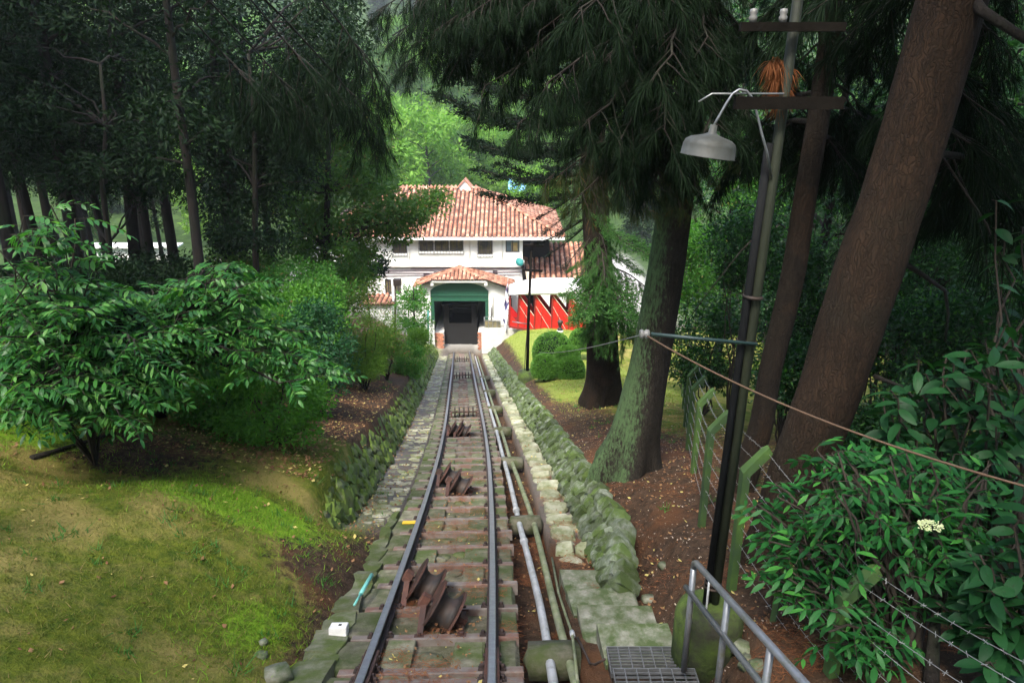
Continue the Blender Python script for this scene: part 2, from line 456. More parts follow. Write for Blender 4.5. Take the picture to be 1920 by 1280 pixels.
def ground_masks(x, y):
    u = x - cx(np.clip(y, -5, 46))
    left = sstep(-.9, -1.25, u); right = sstep(2.0, 2.6, u)
    bank = sstep(10.0, 12.0, y) * sstep(-4.6, -3.0, u) * left            # leaf litter above the left wall
    shade = np.exp(-(((x + 4.9) / 1.4) ** 2 + ((y - 8.3) / .9) ** 2)) * .9  # thins the grass to darker soil around the hollow
    bare = np.exp(-(((u + 1.35) / .55) ** 2 + ((y - 6.6) / .8) ** 2)) * .9
    grass = left * np.clip(.95 - bank - shade * .8 - bare, 0, 1) * (1 - sstep(13, 17, y) * .8)
    grass = np.maximum(grass, right * (.42 * sstep(3.1, 4.2, u) + .36 * sstep(11, 15, y)) * (1 - sstep(44, 46, y)))
    moss = left * (1.25 * np.exp(-(((x + 3.2) / 1.0) ** 2 + ((y - 7.1) / .62) ** 2)) + 1.0 * np.exp(-(((x + 6.6) / 1.3) ** 2 + ((y - 8.2) / .8) ** 2)) + .6 * np.exp(-(((x + 2.2) / .5) ** 2 + ((y - 5.0) / .7) ** 2)))
    lawn = right * sstep(15, 20, y) * sstep(7.5, 6, u) * sstep(2.0, 3.2, u) * (1 - sstep(42, 44, y)) * .95
    lawn = np.maximum(lawn, left * sstep(24, 28, y) * sstep(-4, -2.4, u) * .6)
    hill = sstep(43, 47, y) + sstep(16, 26, np.abs(u)) * (1 - sstep(40, 44, y))
    pav = sstep(43, 46, y) * (1 - sstep(68, 74, y)) * (1 - sstep(13, 15, np.abs(x + 3)))
    pth = (sstep(-1.62, -1.5, u) * (1 - sstep(-.9, -.84, u)) + sstep(1.25, 1.28, u) * (1 - sstep(1.8, 1.95, u))) * sstep(7.8, 8.8, y) * (1 - sstep(43, 45, y))
    pav = np.maximum(pav, .42 * pth)
    return grass, moss, lawn, np.clip(hill, 0, 1), pav
for nme, a in zip(('grass', 'moss', 'lawn', 'hill', 'pavement'), ground_masks(XX.ravel(), YY.ravel())):
    gme.attributes.new(nme, 'FLOAT', 'POINT').data.foreach_set('value', np.asarray(a, np.float32))
ground = bpy.data.objects.new('ground', gme); col.objects.link(ground); tag(ground, kind='structure')

# ------------------------------------------------------------------ railway track
Y0 = 5.245; SP = .605
track = thing('railway_track', 'narrow funicular railway track running down the slope to the station', 'railway track', TP(0, 6, -.3))
rys = np.arange(-3, 50.5, .5)
def sweep(sec, us, name, mats, parent, mi=None, ys=rys):
    """cross-section points (u,h) swept along the track"""
    mb = MB(); n = len(sec); V = []
    for y in ys:
        F_ = np.array(frame(y))
        V.append(np.array([[us + a, 0, b] for a, b in sec]) @ F_[:3, :3].T + F_[:3, 3])
    V = np.concatenate(V)
    for j in range(n):
        k = (j + 1) % n
        F = [(i * n + j, i * n + k, (i + 1) * n + k, (i + 1) * n + j) for i in range(len(ys) - 1)]
        mb.add(V, F, mi[j] if mi else 0, False)
    return part(name, mb, mats, parent)
rsec = [(-.055, -.12), (.055, -.12), (.055, -.108), (.01, -.098), (.01, -.04), (.033, -.03), (.033, -.006), (.026, 0), (-.026, 0), (-.033, -.006), (-.033, -.03), (-.01, -.04), (-.01, -.098), (-.055, -.108)]
rmi = [1, 1, 1, 1, 1, 1, 0, 0, 0, 1, 1, 1, 1, 1]
for u in (-.5, .5): sweep(rsec, u, 'rail', [M['rail'], M['railside']], track, rmi)
sweep([(-.86, -.5), (-.86, -.21), (-.80, -.19), (.70, -.19), (.735, -.21), (.735, -.55)][::-1], 0, 'track_bed', M['bed'], track)
sv, sf = box(-.75, .75, -.05, .05, -.24, -.118, .008)
sv = sv.copy()
smesh = MB().add(sv, sf, 0, False).mesh('sleeper', M['sleeper'])
cb = MB(); cb.add(*box(-.03, .03, -.028, .028, -.118, -.10), 0, False); cb.add(*lathe([(.0, -.1), (.02, -.1), (.02, -.075), (.012, -.07)], 6), 0, False)
cmesh = cb.mesh('rail_clip', M['railside'])
ks = list(range(-8, 65))
sl_y = [Y0 + SP * k for k in ks] + [Y0 - SP - .17]
for y in sl_y:
    f = frame(y)
    inst('sleeper', smesh, track, f @ Matrix.Translation((random.uniform(-.02, .02), 0, random.uniform(-.004, .004))))
    if y > 3.5 and y < 36:
        for u in (-.585, -.415, .415, .585): inst('rail_clip', cmesh, track, f @ Matrix.Translation((u, random.uniform(-.01, .01), 0)))
# fishplates at the near joint
for u in (-.545, -.455, .455, .545):
    f = frame(Y0 - SP - .085)
    part('fishplate', MB().add(*xf(box(u - .016, u + .016, -.3, .3, -.1, -.035, .005), f), 0, False), M['rust'], track)
    for s in (-.22, -.08, .08, .22):
        part('bolt', MB().add(*xf(lathe([(.018, -.03), (.018, .03)], 6), f @ Matrix.Translation((u, s, -.065)) @ Matrix.Rotation(PI / 2, 4, 'Y')), 0, False), M['railside'], track)
rollers_at = {(1, -.21): 1, (0, .03): 2}
def k_of(py, h=-.1):
    d = 2.84 / ((py - 640) / FPX + .03)
    y = d * CT + (640 - py) / FPX * d * ST
    return (y - Y0) / SP
pits = {}
RO = []
for name_, py, u in (('a', 1112, -.20), ('b', 1163, .03), ('c', 905, -.21), ('d', 921, -.02), ('e', 813, -.22), ('f', 820, -.05)):
    k = int(math.floor(k_of(py)))
    if name_ == 'a': k = 1
    if name_ == 'b': k = 0
    RO.append((name_, k, u)); pits.setdefault(k, []).append(u)
# stones between the sleepers
def infill_shape(seed):
    r = np.random.default_rng(seed)
    V, F = box(-.5, .5, -.5, .5, -1, 0, .07)
    V = V + r.normal(0, .035, V.shape) * np.array([1, 1, .8])
    return V, F
inf = Pieces('infill_block', track, [infill_shape(i) for i in range(6)], M['infill'], 300, False)
crack = Pieces('rubble_stone', track, [slab(60 + i) for i in range(5)], M['infill'], 200, True)
for i, k in enumerate(ks[:-1]):
    y = Y0 + SP * (k + .5)
    if k == -2 : pass
    f = frame(y)
    for (a, b) in ((-.84, -.565), (-.43, -.17), (.17, .43), (.565, .725)):
        a += random.uniform(-.015, .015); b += random.uniform(-.02, .02)
        if b > .72: b = .73
        if k in pits and any(a - .26 < q < b + .26 for q in pits[k]) and abs(a) < .5: continue
        if random.random() < .06: continue
        top = -.122 + random.uniform(-.02, .006)
        inf.add(f @ Matrix.Translation(((a + b) / 2, 0, top)) @ Matrix.Diagonal((b - a, SP - .085, .16, 1)))
    for q in range(3):
        u = random.uniform(-.13, .13); 
        if k in pits and any(abs(u - p_) < .34 for p_ in pits[k]): continue
        crack.add(f @ Matrix.Translation((u, random.uniform(-.2, .2), -.165 + random.uniform(-.02, .02))) @ Matrix.Rotation(random.uniform(0, 6.3), 4, 'Z') @ Matrix.Diagonal((random.uniform(.12, .28), random.uniform(.1, .2), .07, 1)))
inf.finish(); crack.finish()
# yellow marker plate by the left rail, a bolted white marker box, a turquoise pipe end
f = frame(Y0 + SP * 8.0)
def on_bed(px, py, h=-.13):
    d = (2.72 - h) / ((py - 640) / FPX + .03); return P(px, py, d)
p = on_bed(769, 981); f = frame(p.y)
single('marker_plate', MB().add(*xf(box(-.105, .105, -.06, .06, .0, .012), Matrix.Translation(p + Vector((0, 0, .015))) @ f.to_3x3().to_4x4()), 0, False), M['yellow'], 'small yellow painted plate on the stone edge left of the rail', 'marker')
p = on_bed(637, 1181, -.08)
mk = thing('survey_box', 'small white box with a dark square hole on the kerb left of the track', 'marker box', p)
f3 = Matrix.Translation(p) @ frame(p.y).to_3x3().to_4x4()
part('body', MB().add(*xf(box(-.085, .07, -.06, .06, -.07, .05, .006), f3), 0, False), M['whitepaint'], mk)
part('socket', MB().add(*xf(box(-.008, .018, -.02, .014, .0505, .054), f3), 0, False), M['darkiron'], mk)
a = on_bed(664, 1134, -.02); b = on_bed(697, 1077, .06)
pp = thing('plastic_pipe', 'short turquoise plastic pipe end sticking out of the kerb left of the track', 'pipe', a)
m_ = a.lerp(b, .35)
part('sleeve', MB().add(*tube([m_, b], .021, 10)), M['turquoise'], pp)
part('spigot', MB().add(*tube([a, m_], .012, 8)), M['turquoise'], pp)
# mossy kerb stones left of the bed near the camera
kst = Pieces('kerb_stone', track, [rock(80 + i, .9, .16, .8) for i in range(5)], M['concrete'], 60, False)
y = 2.6
while y < 9.0:
    L_ = random.uniform(.22, .5); w = .20 * (1 - float(sstep(6.3, 8.6, y))) + .06
    kst.add(frame(y + L_ / 2) @ Matrix.Translation((-.87 - w / 2, 0, -.24 + random.uniform(-.02, .02))) @ Matrix.Rotation(random.uniform(-.12, .12), 4, 'Z') @ Matrix.Diagonal((w * 1.5, L_ * 1.12, .30, 1)))
    y += L_
kst.finish()

def roller(f, ang, label, r=.25, nm='cable_roller', grp='cable rollers between the rails'):
    o = f.translation
    t = thing(nm, label, 'cable roller', o, grp)
    ax = f @ Matrix.Rotation(ang - PI / 2, 4, 'Y')          # local Z = axle, tilted up to the left
    fl = lambda z: lathe([(.05, z - .012), (r, z - .010), (r, z + .010), (.05, z + .012)], 30, ax)
    wh = part('wheel', MB().add(*fl(-.11), 0, False).add(*fl(.11), 0, False), M['rust'], t)
    part('groove', MB().add(*lathe([(.05, -.097), (r * .86, -.097), (r * .60, -.05), (r * .55, 0), (r * .60, .05), (r * .86, .097), (.05, .097)], 28, ax)), M['darkiron'], wh)
    part('axle', MB().add(*lathe([(.03, -.24), (.03, .24)], 10, ax)), M['darkiron'], t)
    inv = f.inverted()
    for s in (-1, 1):
        c = inv @ (ax @ Vector((0, 0, s * .2)))
        mb = MB()
        for e in (-1, 1):
            foot = Vector((c.x + s * -.02, e * .30, -.125))
            mb.add(*xf(bar(c, foot, .055, .018), f), 0, False)
            mb.add(*xf(box(foot.x - .045, foot.x + .045, foot.y - .04, foot.y + .04, -.118, -.10), f), 0, False)
            mb.add(*xf(lathe([(.018, -.1), (.018, -.075)], 6), f @ Matrix.Translation((foot.x, foot.y, 0))), 0, False)
        br = part('bracket', mb, M['rust'], t)
        part('bearing', MB().add(*xf(box(-.055, .055, -.05, .05, -.045, .045, .015), ax @ Matrix.Translation((0, 0, s * .2))), 0, False), M['rust'], br)
labs = {'a': 'rusty tilted cable roller nearest the left rail in the pair closest to the camera', 'b': 'rusty tilted cable roller in the black pit, closest of all to the camera',
        'c': 'rusty cable roller leaning by the left rail in the second pair from the camera', 'd': 'rusty cable roller near the middle of the track in the second pair',
        'e': 'dark rusty cable roller by the left rail in the third pair from the camera', 'f': 'dark rusty cable roller at mid track in the third pair from the camera'}
for nm, k, u in RO:
    f = frame(Y0 + SP * (k + .5)) @ Matrix.Translation((u, 0, -.02))
    roller(f, math.radians(32), labs[nm])
for py, lab in ((764, 'row of small rusty cable wheels between the rails, nearest of three rows'), (703, 'row of small rusty cable wheels between the rails, middle of three rows'), (677, 'row of small rusty cable wheels between the rails, close to the station mouth')):
    d = 2.72 / ((py - 640) / FPX + .04)
    f = frame(d * CT + (640 - py) / FPX * d * ST)
    t = thing('cable_roller_row', lab, 'cable roller', f.translation, 'rows of small cable wheels')
    for q in (-.26, -.13, .0, .13, .26):
        part('wheel', MB().add(*lathe([(.17, -.022), (.17, -.012), (.1, 0), (.17, .012), (.17, .022)], 18, f @ Matrix.Translation((q, 0, .02)) @ Matrix.Rotation(PI / 2, 4, 'Y'))), M['darkiron'], t)
    part('axle', MB().add(*xf(box(-.36, .36, -.02, .02, -.02, .02), f @ Matrix.Translation((0, 0, .02))), 0, False), M['rust'], t)
    for q in (-.36, .36): part('bracket', MB().add(*xf(box(q - .02, q + .02, -.12, .12, -.14, .05, .01), f), 0, False), M['rust'], t)

# ------------------------------------------------------------------ stone paths on both sides
def path_obj(name):
    o = bpy.data.objects.new(name, None); col.objects.link(o); o.location = TP(0, 12, 0); return tag(o, kind='structure')
lp = path_obj('stone_path')
slabs = [slab(i) for i in range(8)]
pc = Pieces('paving_stone', lp, slabs, M['pave'], 300, False)
y = 7.4
while y < 44:
    dy = random.uniform(.10, .17); u = -1.55 + random.uniform(-.04, .1)
    if y < 9.4: u = -1.45 + random.uniform(0, .15)
    while u < -.92:
        w = min(random.uniform(.14, .36), -.88 - u)
        if w > .07 and random.random() > .05:
            pc.add(frame(y + random.uniform(-.02, .02)) @ Matrix.Translation((u + w / 2, 0, -.185 + random.uniform(-.018, .018))) @ Matrix.Rotation(random.uniform(-.12, .12), 4, 'Z') @ Matrix.Rotation(random.uniform(-.07, .07), 4, 'X') @ Matrix.Diagonal((w + .008, dy * 1.22, .07, 1)))
        u += w
    y += dy
pc.finish()
rp = path_obj('stone_stairway')
M['step'] = mat('mossy_step_stone', (.26, .265, .17), (.14, .16, .075), (.40, .40, .31), scale=7, moss=.58, mscale=3, rough=.92, bump=.6, rv=.25)
pc = Pieces('step_stone', rp, slabs, M['step'], 300, False)
y = 7.3
while y < 44:
    st = random.uniform(.55, .75)
    zst = float(cz(y + st * .5))
    yb = y
    while yb < y + st - .06:
        dy = min(random.uniform(.26, .5), y + st - yb); u = 1.29
        while u < 1.72:
            w = min(random.uniform(.24, .55), 1.80 - u)
            if w > .06:
                pc.add(Matrix.Translation((float(cx(yb + dy / 2)) + u + w / 2, yb + dy / 2, zst - .22 + random.uniform(-.015, .015))) @ Matrix.Rotation(random.uniform(-.1, .1), 4, 'Z') @ Matrix.Rotation(random.uniform(-.04, .04), 4, 'X') @ Matrix.Diagonal((w + .01, dy + .01, .11, 1)))
            u += w
        yb += dy
    y += st
pc.finish()

# ------------------------------------------------------------------ dry stone walls
rocks = [rock(i, 1.0, .2) for i in range(8)]
slates = [rock(i + 20, 1.0, .15, .6) for i in range(8)]
rocks = [rock(i, 1.0, .17, .5) for i in range(10)]
def wall(label, foot, top, y0, y1, mtl, rows, size, side, tilt):
    t = thing('stone_wall', label, 'stone wall', TP(foot[0], (y0 + y1) / 2, foot[1]))
    pc = Pieces('stone', t, slates if side < 0 else rocks, mtl, 300, False)
    du, dh = top[0] - foot[0], top[1] - foot[1]
    ang = math.atan2(dh, abs(du))
    y = y0
    while y < y1:
        ht = min(1, .35 + (y - y0) * .55)
        for i in range(rows):
            tt = (i + .5) / rows * ht
            u = foot[0] + du * tt; h = foot[1] + dh * tt
            yy_ = y + random.uniform(-.05, .05)
            f = frame(yy_)
            # local axes: X along the track, Z up the face, Y into the face
            R = Matrix(((0, -side * math.sin(ang), side * math.cos(ang), 0), (1, 0, 0, 0), (0, math.cos(ang), math.sin(ang), 0), (0, 0, 0, 1)))
            L = random.uniform(size[0], size[1]); T = random.uniform(size[2], size[3])
            pc.add(f @ Matrix.Translation((u + random.uniform(-.03, .03), 0, h + random.uniform(-.03, .03))) @ R @ Matrix.Rotation(tilt + random.uniform(-.35, .35), 4, 'Y') @ Matrix.Rotation(random.uniform(-.25, .25), 4, 'X') @ Matrix.Diagonal((T, random.uniform(.2, .32), L, 1)))
        y += random.uniform(size[2], size[3]) * .82
    pc.finish()
wall('low mossy green dry stone wall leaning back along the left path', (-1.58, -.22), (-1.98, .50), 8.0, 43.5, M['wallstone'], 4, (.15, .33, .10, .24), -1, .8)
wall('low lichen covered dry stone wall along the right hand steps', (1.78, -.24), (2.13, .22), 6.3, 43, M['lichen'], 3, (.11, .33, .08, .20), 1, -.7)

# ------------------------------------------------------------------ pipes in the trench
def pd(px, py, h):
    d = (2.72 - h) / ((py - 640) / FPX + .03); return P(px, py, d)
def upipe(us, h, y0, y1, n=40):
    ys = np.linspace(y0, y1, n)
    return [TP(float(np.interp(y, us[0], us[1])), y, h) for y in ys]
gp = thing('grey_pipe', 'grey metal pipe lying in the trench right beside the track', 'pipe', TP(.95, 8, -.25))
part('tube', MB().add(*tube(upipe(([4, 6, 9, 14, 44], [1.0, 1.0, .9, .84, .86]), -.26, 3.6, 43, 60), .042, 10)), M['greypipe'], gp)
for y in (5.2, 8.2, 9.7, 13.4, 17, 22):
    u = float(np.interp(y, [4, 6, 9, 14, 44], [1.0, 1.0, .9, .84, .86])); f = frame(y)
    part('coupling', MB().add(*xf(lathe([(.05, -.045), (.055, -.03), (.055, .03), (.05, .045)], 12), Matrix.Translation(TP(u, y, -.26)) @ f.to_3x3().to_4x4() @ Matrix.Rotation(-PI / 2, 4, 'X'))), M['greypipe'], gp)
gp = thing('green_pipe', 'mossy green pipe lying in the trench beside the stone steps', 'pipe', TP(1.1, 8, -.25))
part('tube', MB().add(*tube(upipe(([4, 6, 9, 14, 44], [1.2, 1.14, 1.12, .98, 1.0]), -.27, 3.6, 43, 60), .04, 10)), M['greenpipe'], gp)
th = thing('thin_pipe', 'thin pale conduit with a joint beside the green pipe', 'pipe', pd(1080, 1200, -.2))
pts = [pd(1035, 1045, -.22), pd(1047, 1110, -.2), pd(1060, 1150, -.17), pd(1073, 1188, -.1), pd(1078, 1230, -.06), pd(1084, 1290, -.02)]
part('tube', MB().add(*tube(pts, .013, 8)), M['greenpipe'], th)
part('joint', MB().add(*tube([pts[3] + Vector((-.002, .03, .0)), pts[3] + Vector((.002, -.04, .012))], .024, 8)), M['greypipe'], th)
pts = [pd(1083, 1195, -.1), pd(1098, 1225, -.15), pd(1106, 1243, -.2), pd(1116, 1245, -.15), pd(1134, 1235, -.05)]
part('branch', MB().add(*tube(pts, .011, 8)), M['darkiron'], th)
for i, (px, py, w, lab) in enumerate(((1048, 1196, .30, 'large rounded mossy concrete lump over the pipes nearest the camera'), (982, 960, .27, 'mossy concrete saddle over the pipes, second from the camera'),
                                (949, 853, .26, 'mossy concrete saddle over the pipes, third from the camera'), (930, 791, .25, 'mossy concrete saddle over the pipes, fourth from the camera'),
                                (919, 755, .24, 'pale concrete saddle over the pipes, third from the station'), (911, 728, .24, 'pale concrete saddle over the pipes, second from the station'), (903, 706, .24, 'pale concrete saddle over the pipes, closest to the station'))):
    d = 2.82 / ((py - 640) / FPX + (.03 if py > 800 else .037))
    y = d * CT + (640 - py) / FPX * d * ST; f = frame(y)
    V, F = rock(40 + i, 1, .09 if i else .08, .55)
    # a saddle: dense rounded block across the trench
    S = Matrix.Translation((1.0 if i else 1.04, 0, -.30)) @ Matrix.Diagonal((.48, (.22 if i else .32), .25 if i else .24, 1))
    single('pipe_saddle', MB().add(*xf((V, F), f @ S)), M['saddle'], lab, 'concrete block', 'concrete saddles holding the pipes')

# ------------------------------------------------------------------ concrete slabs, grating steps
def slab_thing(px, py, d, w, dep, th_, label, nm='concrete_slab', skew=.0):
    p = P(px, py, d)
    V, F = box(0, w, -dep, 0, -th_, 0, .015)
    V = V + np.random.default_rng(int(px)).normal(0, .008, V.shape)
    V[:, 0] += -V[:, 1] * skew
    single(nm, MB().add(V + np.array(p), F, 0, False), M['slab'], label, 'step', 'concrete step slabs')
slab_thing(1050, 1068, 8.1, .66, .42, .34, 'cracked pale step slab farthest up the row, next to the stone wall', skew=.08)
slab_thing(1062, 1100, 7.55, .70, .45, .34, 'pale cracked step slab with pine needles, second from the far end', skew=.08)
slab_thing(1084, 1132, 7.1, .73, .62, .40, 'grey green concrete step slab behind the nearest slab', skew=.03)
slab_thing(1121, 1167, 6.54, .64, .50, .38, 'pale mottled concrete slab touching the metal grating', skew=.03)
def grating(px, py, d, w, dep, label):
    p = P(px, py, d)
    t = thing('grating_step', label, 'step', p, 'steel grating steps')
    x, y, z = p
    fr = MB()
    for a in (box(0, w, -.006, 0, -.04, .002), box(0, w, -dep, -dep + .006, -.04, .002), box(0, .006, -dep + .006, -.006, -.04, .002), box(w - .006, w, -dep + .006, -.006, -.04, .002)):
        fr.add(a[0] + np.array(p), a[1], 0, False)
    part('frame', fr, M['grate'], t)
    nb = 9; me = None
    for i in range(1, nb):
        yb = -dep * i / nb
        part('bearing_bar', MB().add(box(.006, w - .006, yb - .0022, yb + .0022, -.02, 0)[0] + np.array(p), box(0, 1, 0, 1, 0, 1)[1], 0, False), M['grate'], t)
    for i in range(1, 7):
        xb = w * i / 7
        part('cross_bar', MB().add(box(xb - .0035, xb + .0035, -dep + .006, -.006, -.026, .003)[0] + np.array(p), box(0, 1, 0, 1, 0, 1)[1], 0, False), M['grate'], t)
    for s in (.01, w - .03):
        part('support', MB().add(box(s, s + .02, -dep + .02, -.02, -.30, -.041)[0] + np.array(p), box(0, 1, 0, 1, 0, 1)[1], 0, False), M['darkiron'], t)
grating(1137, 1211, 6.12, .66, .31, 'steel grating step butting against the pale concrete slab')
grating(1149, 1252, 5.757, .66, .40, 'steel grating step at the bottom edge of the photo')

# ------------------------------------------------------------------ handrail
hr = thing('handrail', 'grey galvanised two bar handrail beside the grating steps', 'handrail', P(1292, 1230, 5.4))
A = P(1302, 1051, 5.28); B = P(1510, 1282, 3.47)
dirn = (B - A).normalized()
B2 = A + dirn * 3.2
footA = A + Vector((0, 0, -1.02))
def post(pt, dz): return [pt + Vector((0, 0, -.0)), pt + Vector((0, 0, -dz))]
cr = [footA, A + Vector((0, 0, -.06)), A + Vector((0, 0, -.02)) + dirn * .008, A + dirn * .05, B2]
part('top_rail', MB().add(*tube(cr[1:], .024, 12)), M['galv'], hr)
A1 = P(1288, 1103, 5.28); A1.y = A.y + .10
A1 = A + Vector((-.02, .09, -.30)); 
part('mid_rail', MB().add(*tube([A1, A1 + dirn * 3.2], .021, 12)), M['galv'], hr)
part('post', MB().add(*tube([cr[1], footA], .024, 12)), M['galv'], hr)
for s in (.72, 1.40, 2.2):
    q = A + dirn * s
    part('post', MB().add(*tube(post(q, 1.05), .022, 12)), M['galv'], hr)

# ------------------------------------------------------------------ lamp post
base = P(1332, 1128, 5.86)
PX, PYW = base.x, base.y
top = Vector((PX + .16, PYW, base.z + 6.6))
single('pole_footing', MB().add(*xf(lathe([(.28, -.75), (.275, -.1), (.25, -.03), (.2, .0), (.0, .02)], 26), Matrix.Translation(base + Vector((-.005, -.02, -.02))))), M['moss'], 'round mossy concrete footing of the leaning lamp pole by the handrail', 'footing')
lpst = thing('lamp_post', 'tall dark green pole with crossarms and insulators beside the handrail', 'lamp post', base)
def pole_pt(py, dx=0.0, dy=0.0):
    p = WY(960, py, PYW); tt = (p.z - base.z) / (top.z - base.z)
    q = base.lerp(top, tt); return Vector((q.x + dx, q.y + dy, q.z))
part('pole', MB().add(*tube([base + Vector((.025, 0, -.3)), base.lerp(top, .5) + Vector((.025, 0, 0)), top + Vector((.025, 0, 0))], [.038, .035, .03], 14)), M['polegreen'], lpst)
part('conduit', MB().add(*tube([base + Vector((-.042, -.01, -.1)), base.lerp(top, .4) + Vector((-.038, -.01, 0)), base.lerp(top, .55) + Vector((-.034, -.01, 0))], .028, 10)), M['black'], lpst)
part('cable', MB().add(*tube([base + Vector((-.045, -.05, .25)), base + Vector((-.05, -.07, .0)), base + Vector((-.09, -.14, -.16)), base + Vector((-.17, -.22, -.36))], .009, 6)), M['greypipe'], lpst)
for py in (1090, 1098, 640, 556):
    q = pole_pt(py); part('clamp', MB().add(*xf(lathe([(.062, -.01), (.070, -.01), (.070, .01), (.062, .01)], 16), Matrix.Translation(q) @ Matrix.Rotation(.1, 4, 'Y'))), M['darkiron'], lpst)
L = P(1217, 643, 4.85); R_ = pole_pt(639, .05, -.07); L.y = R_.y
arm = part('insulator_arm', MB().add(*tube([L + Vector((.05, 0, 0)), R_], .013, 10)), M['armteal'], lpst)
part('insulator', MB().add(*xf(lathe([(.012, -.03), (.03, -.03), (.034, -.012), (.022, 0), (.034, .012), (.03, .035), (.012, .04)], 14), align(L + Vector((-.03, 0, 0)), L + Vector((.1, 0, 0))) @ Matrix.Translation((0, 0, .03)))), M['porcelain'], arm)
# boards high on the pole
q1, q2 = pole_pt(193), pole_pt(52)
part('crossarm', MB().add(*box(q1.x - .32, q1.x + .36, PYW - .13, PYW - .075, q1.z - .038, q1.z + .038), 0, False), M['timber'], lpst)
ca = part('crossarm', MB().add(*box(q2.x - .34, q2.x + .30, PYW - .12, PYW - .075, q2.z - .03, q2.z + .02), 0, False), M['timber'], lpst)
for px in (1411, 1467):
    q = WY(px, 48, PYW - .10)
    part('insulator', MB().add(*xf(lathe([(.0, -.02), (.022, -.02), (.026, .01), (.018, .022), (.024, .035), (.02, .055), (.0, .06)], 12), Matrix.Translation((q.x, PYW - .097, q2.z + .04)))), M['porcelain'], ca)
part('stay', MB().add(*tube([WY(1310, 191, PYW - .1), WY(1335, 176, PYW - .1), WY(1470, 176, PYW - .1)], .006, 6)), M['wire'], lpst)
# hanging lamp
sl = thing('street_lamp', 'grey enamel lamp shade hanging from a curved arm on the pole', 'lamp', WY(1327, 270, PYW - .12))
c0 = WY(1337, 243, PYW - .12)
ptsl = [WY(a, b, PYW - .12) for a, b in ((1336, 240), (1346, 222), (1362, 194), (1374, 176), (1386, 168), (1400, 171), (1412, 186), (1419, 212), (1428, 250), (1438, 285))] + [pole_pt(330, 0, -.04)]
part('arm', MB().add(*tube(ptsl, .008, 10)), M['galv'], sl)
SH = Matrix.Translation(c0) @ Matrix.Rotation(.13, 4, 'Y')
prof = [(.0, .03), (.022, .03), (.026, -.02), (.05, -.034), (.13, -.055), (.158, -.075), (.168, -.10), (.172, -.165), (.178, -.168), (.170, -.17), (.160, -.10), (.12, -.065), (.0, -.05)]
M['enamel'] = mat('grey_enamel', (.085, .092, .088), (.06, .065, .06), (.04, .04, .03), scale=4, moss=.58, mscale=9, rough=.6, bump=.05, rv=0)
part('shade', MB().add(*lathe(prof, 36, SH, closed=True)), M['enamel'], sl)
M['bulb'] = plain('bulb_glass', (.5, .62, .6), .15)
part('bulb', MB().add(*lathe([(.0, -.05), (.03, -.06), (.045, -.10), (.05, -.13), (.03, -.16), (.0, -.165)], 16, SH, closed=True)), M['bulb'], sl)
# span wires
def wire(a, b, sag, n=24):
    return [a.lerp(b, t) - Vector((0, 0, sag * 4 * t * (1 - t))) for t in np.linspace(0, 1, n)]
single('span_wire', MB().add(*tube(wire(L, P(2010, 935, 3.0), .10), .006, 6)), M['rope'], 'brown wire sagging from the insulator arm past the leaning trunk', 'wire')
single('span_wire', MB().add(*tube(wire(L, P(1010, 660, 15), .06), .004, 6)), M['wire'], 'thin pale wire from the insulator arm across the mossy trunk', 'wire')

# ------------------------------------------------------------------ fence
fn = thing('barbed_wire_fence', 'green concrete post fence with bent tops and barbed wire strands', 'fence', TP(2.9, 6.3, .4))
FP = []
for px, py, d in ((1552, 1290, 5.0), (1376, 1062, 6.5), (1318, 957, 8.3), (1300, 885, 10.3), (1290, 838, 12.1), (1284, 805, 14.5), (1281, 770, 17.5), (1279, 745, 21), (1278, 728, 25)):
    p = P(px, py, d); p.z = gz(p.x, p.y) if d > 9 else p.z; FP.append(p)
FP[0].z = FP[0].z - .05
hts = [.82, .97, 1.02, 1.08, 1.1, 1.1, 1.1, 1.1, 1.1]
def fence_post(p, h):
    w, dd = .032, .050
    sec = np.array([(-w, -dd), (w, -dd), (w, dd), (-w, dd)]); rings = []
    for q, off, k in (((0, 0, -.4), 0, 1), ((0, 0, h), 0, 1), ((.16, 0, h + .19), 0, .8), ((.19, 0, h + .22), 0, .55)):
        rings.append(np.array([[q[0] + a * k + (0 if q[2] < h - .01 else 0), b * k, q[2] + (a * -.4 if q[2] >= h - .01 and q[2] < h + .01 else (-a * .9 if q[2] > h else 0))] for a, b in sec]) + np.array(p))
    V = np.concatenate(rings); F = [(i * 4 + j, i * 4 + (j + 1) % 4, i * 4 + 4 + (j + 1) % 4, i * 4 + 4 + j) for i in range(3) for j in range(4)] + [(12, 13, 14, 15)]
    return V, F
for p, h in zip(FP, hts): part('fence_post', MB().add(*fence_post(p, h), 0, False), M['fence'], fn)
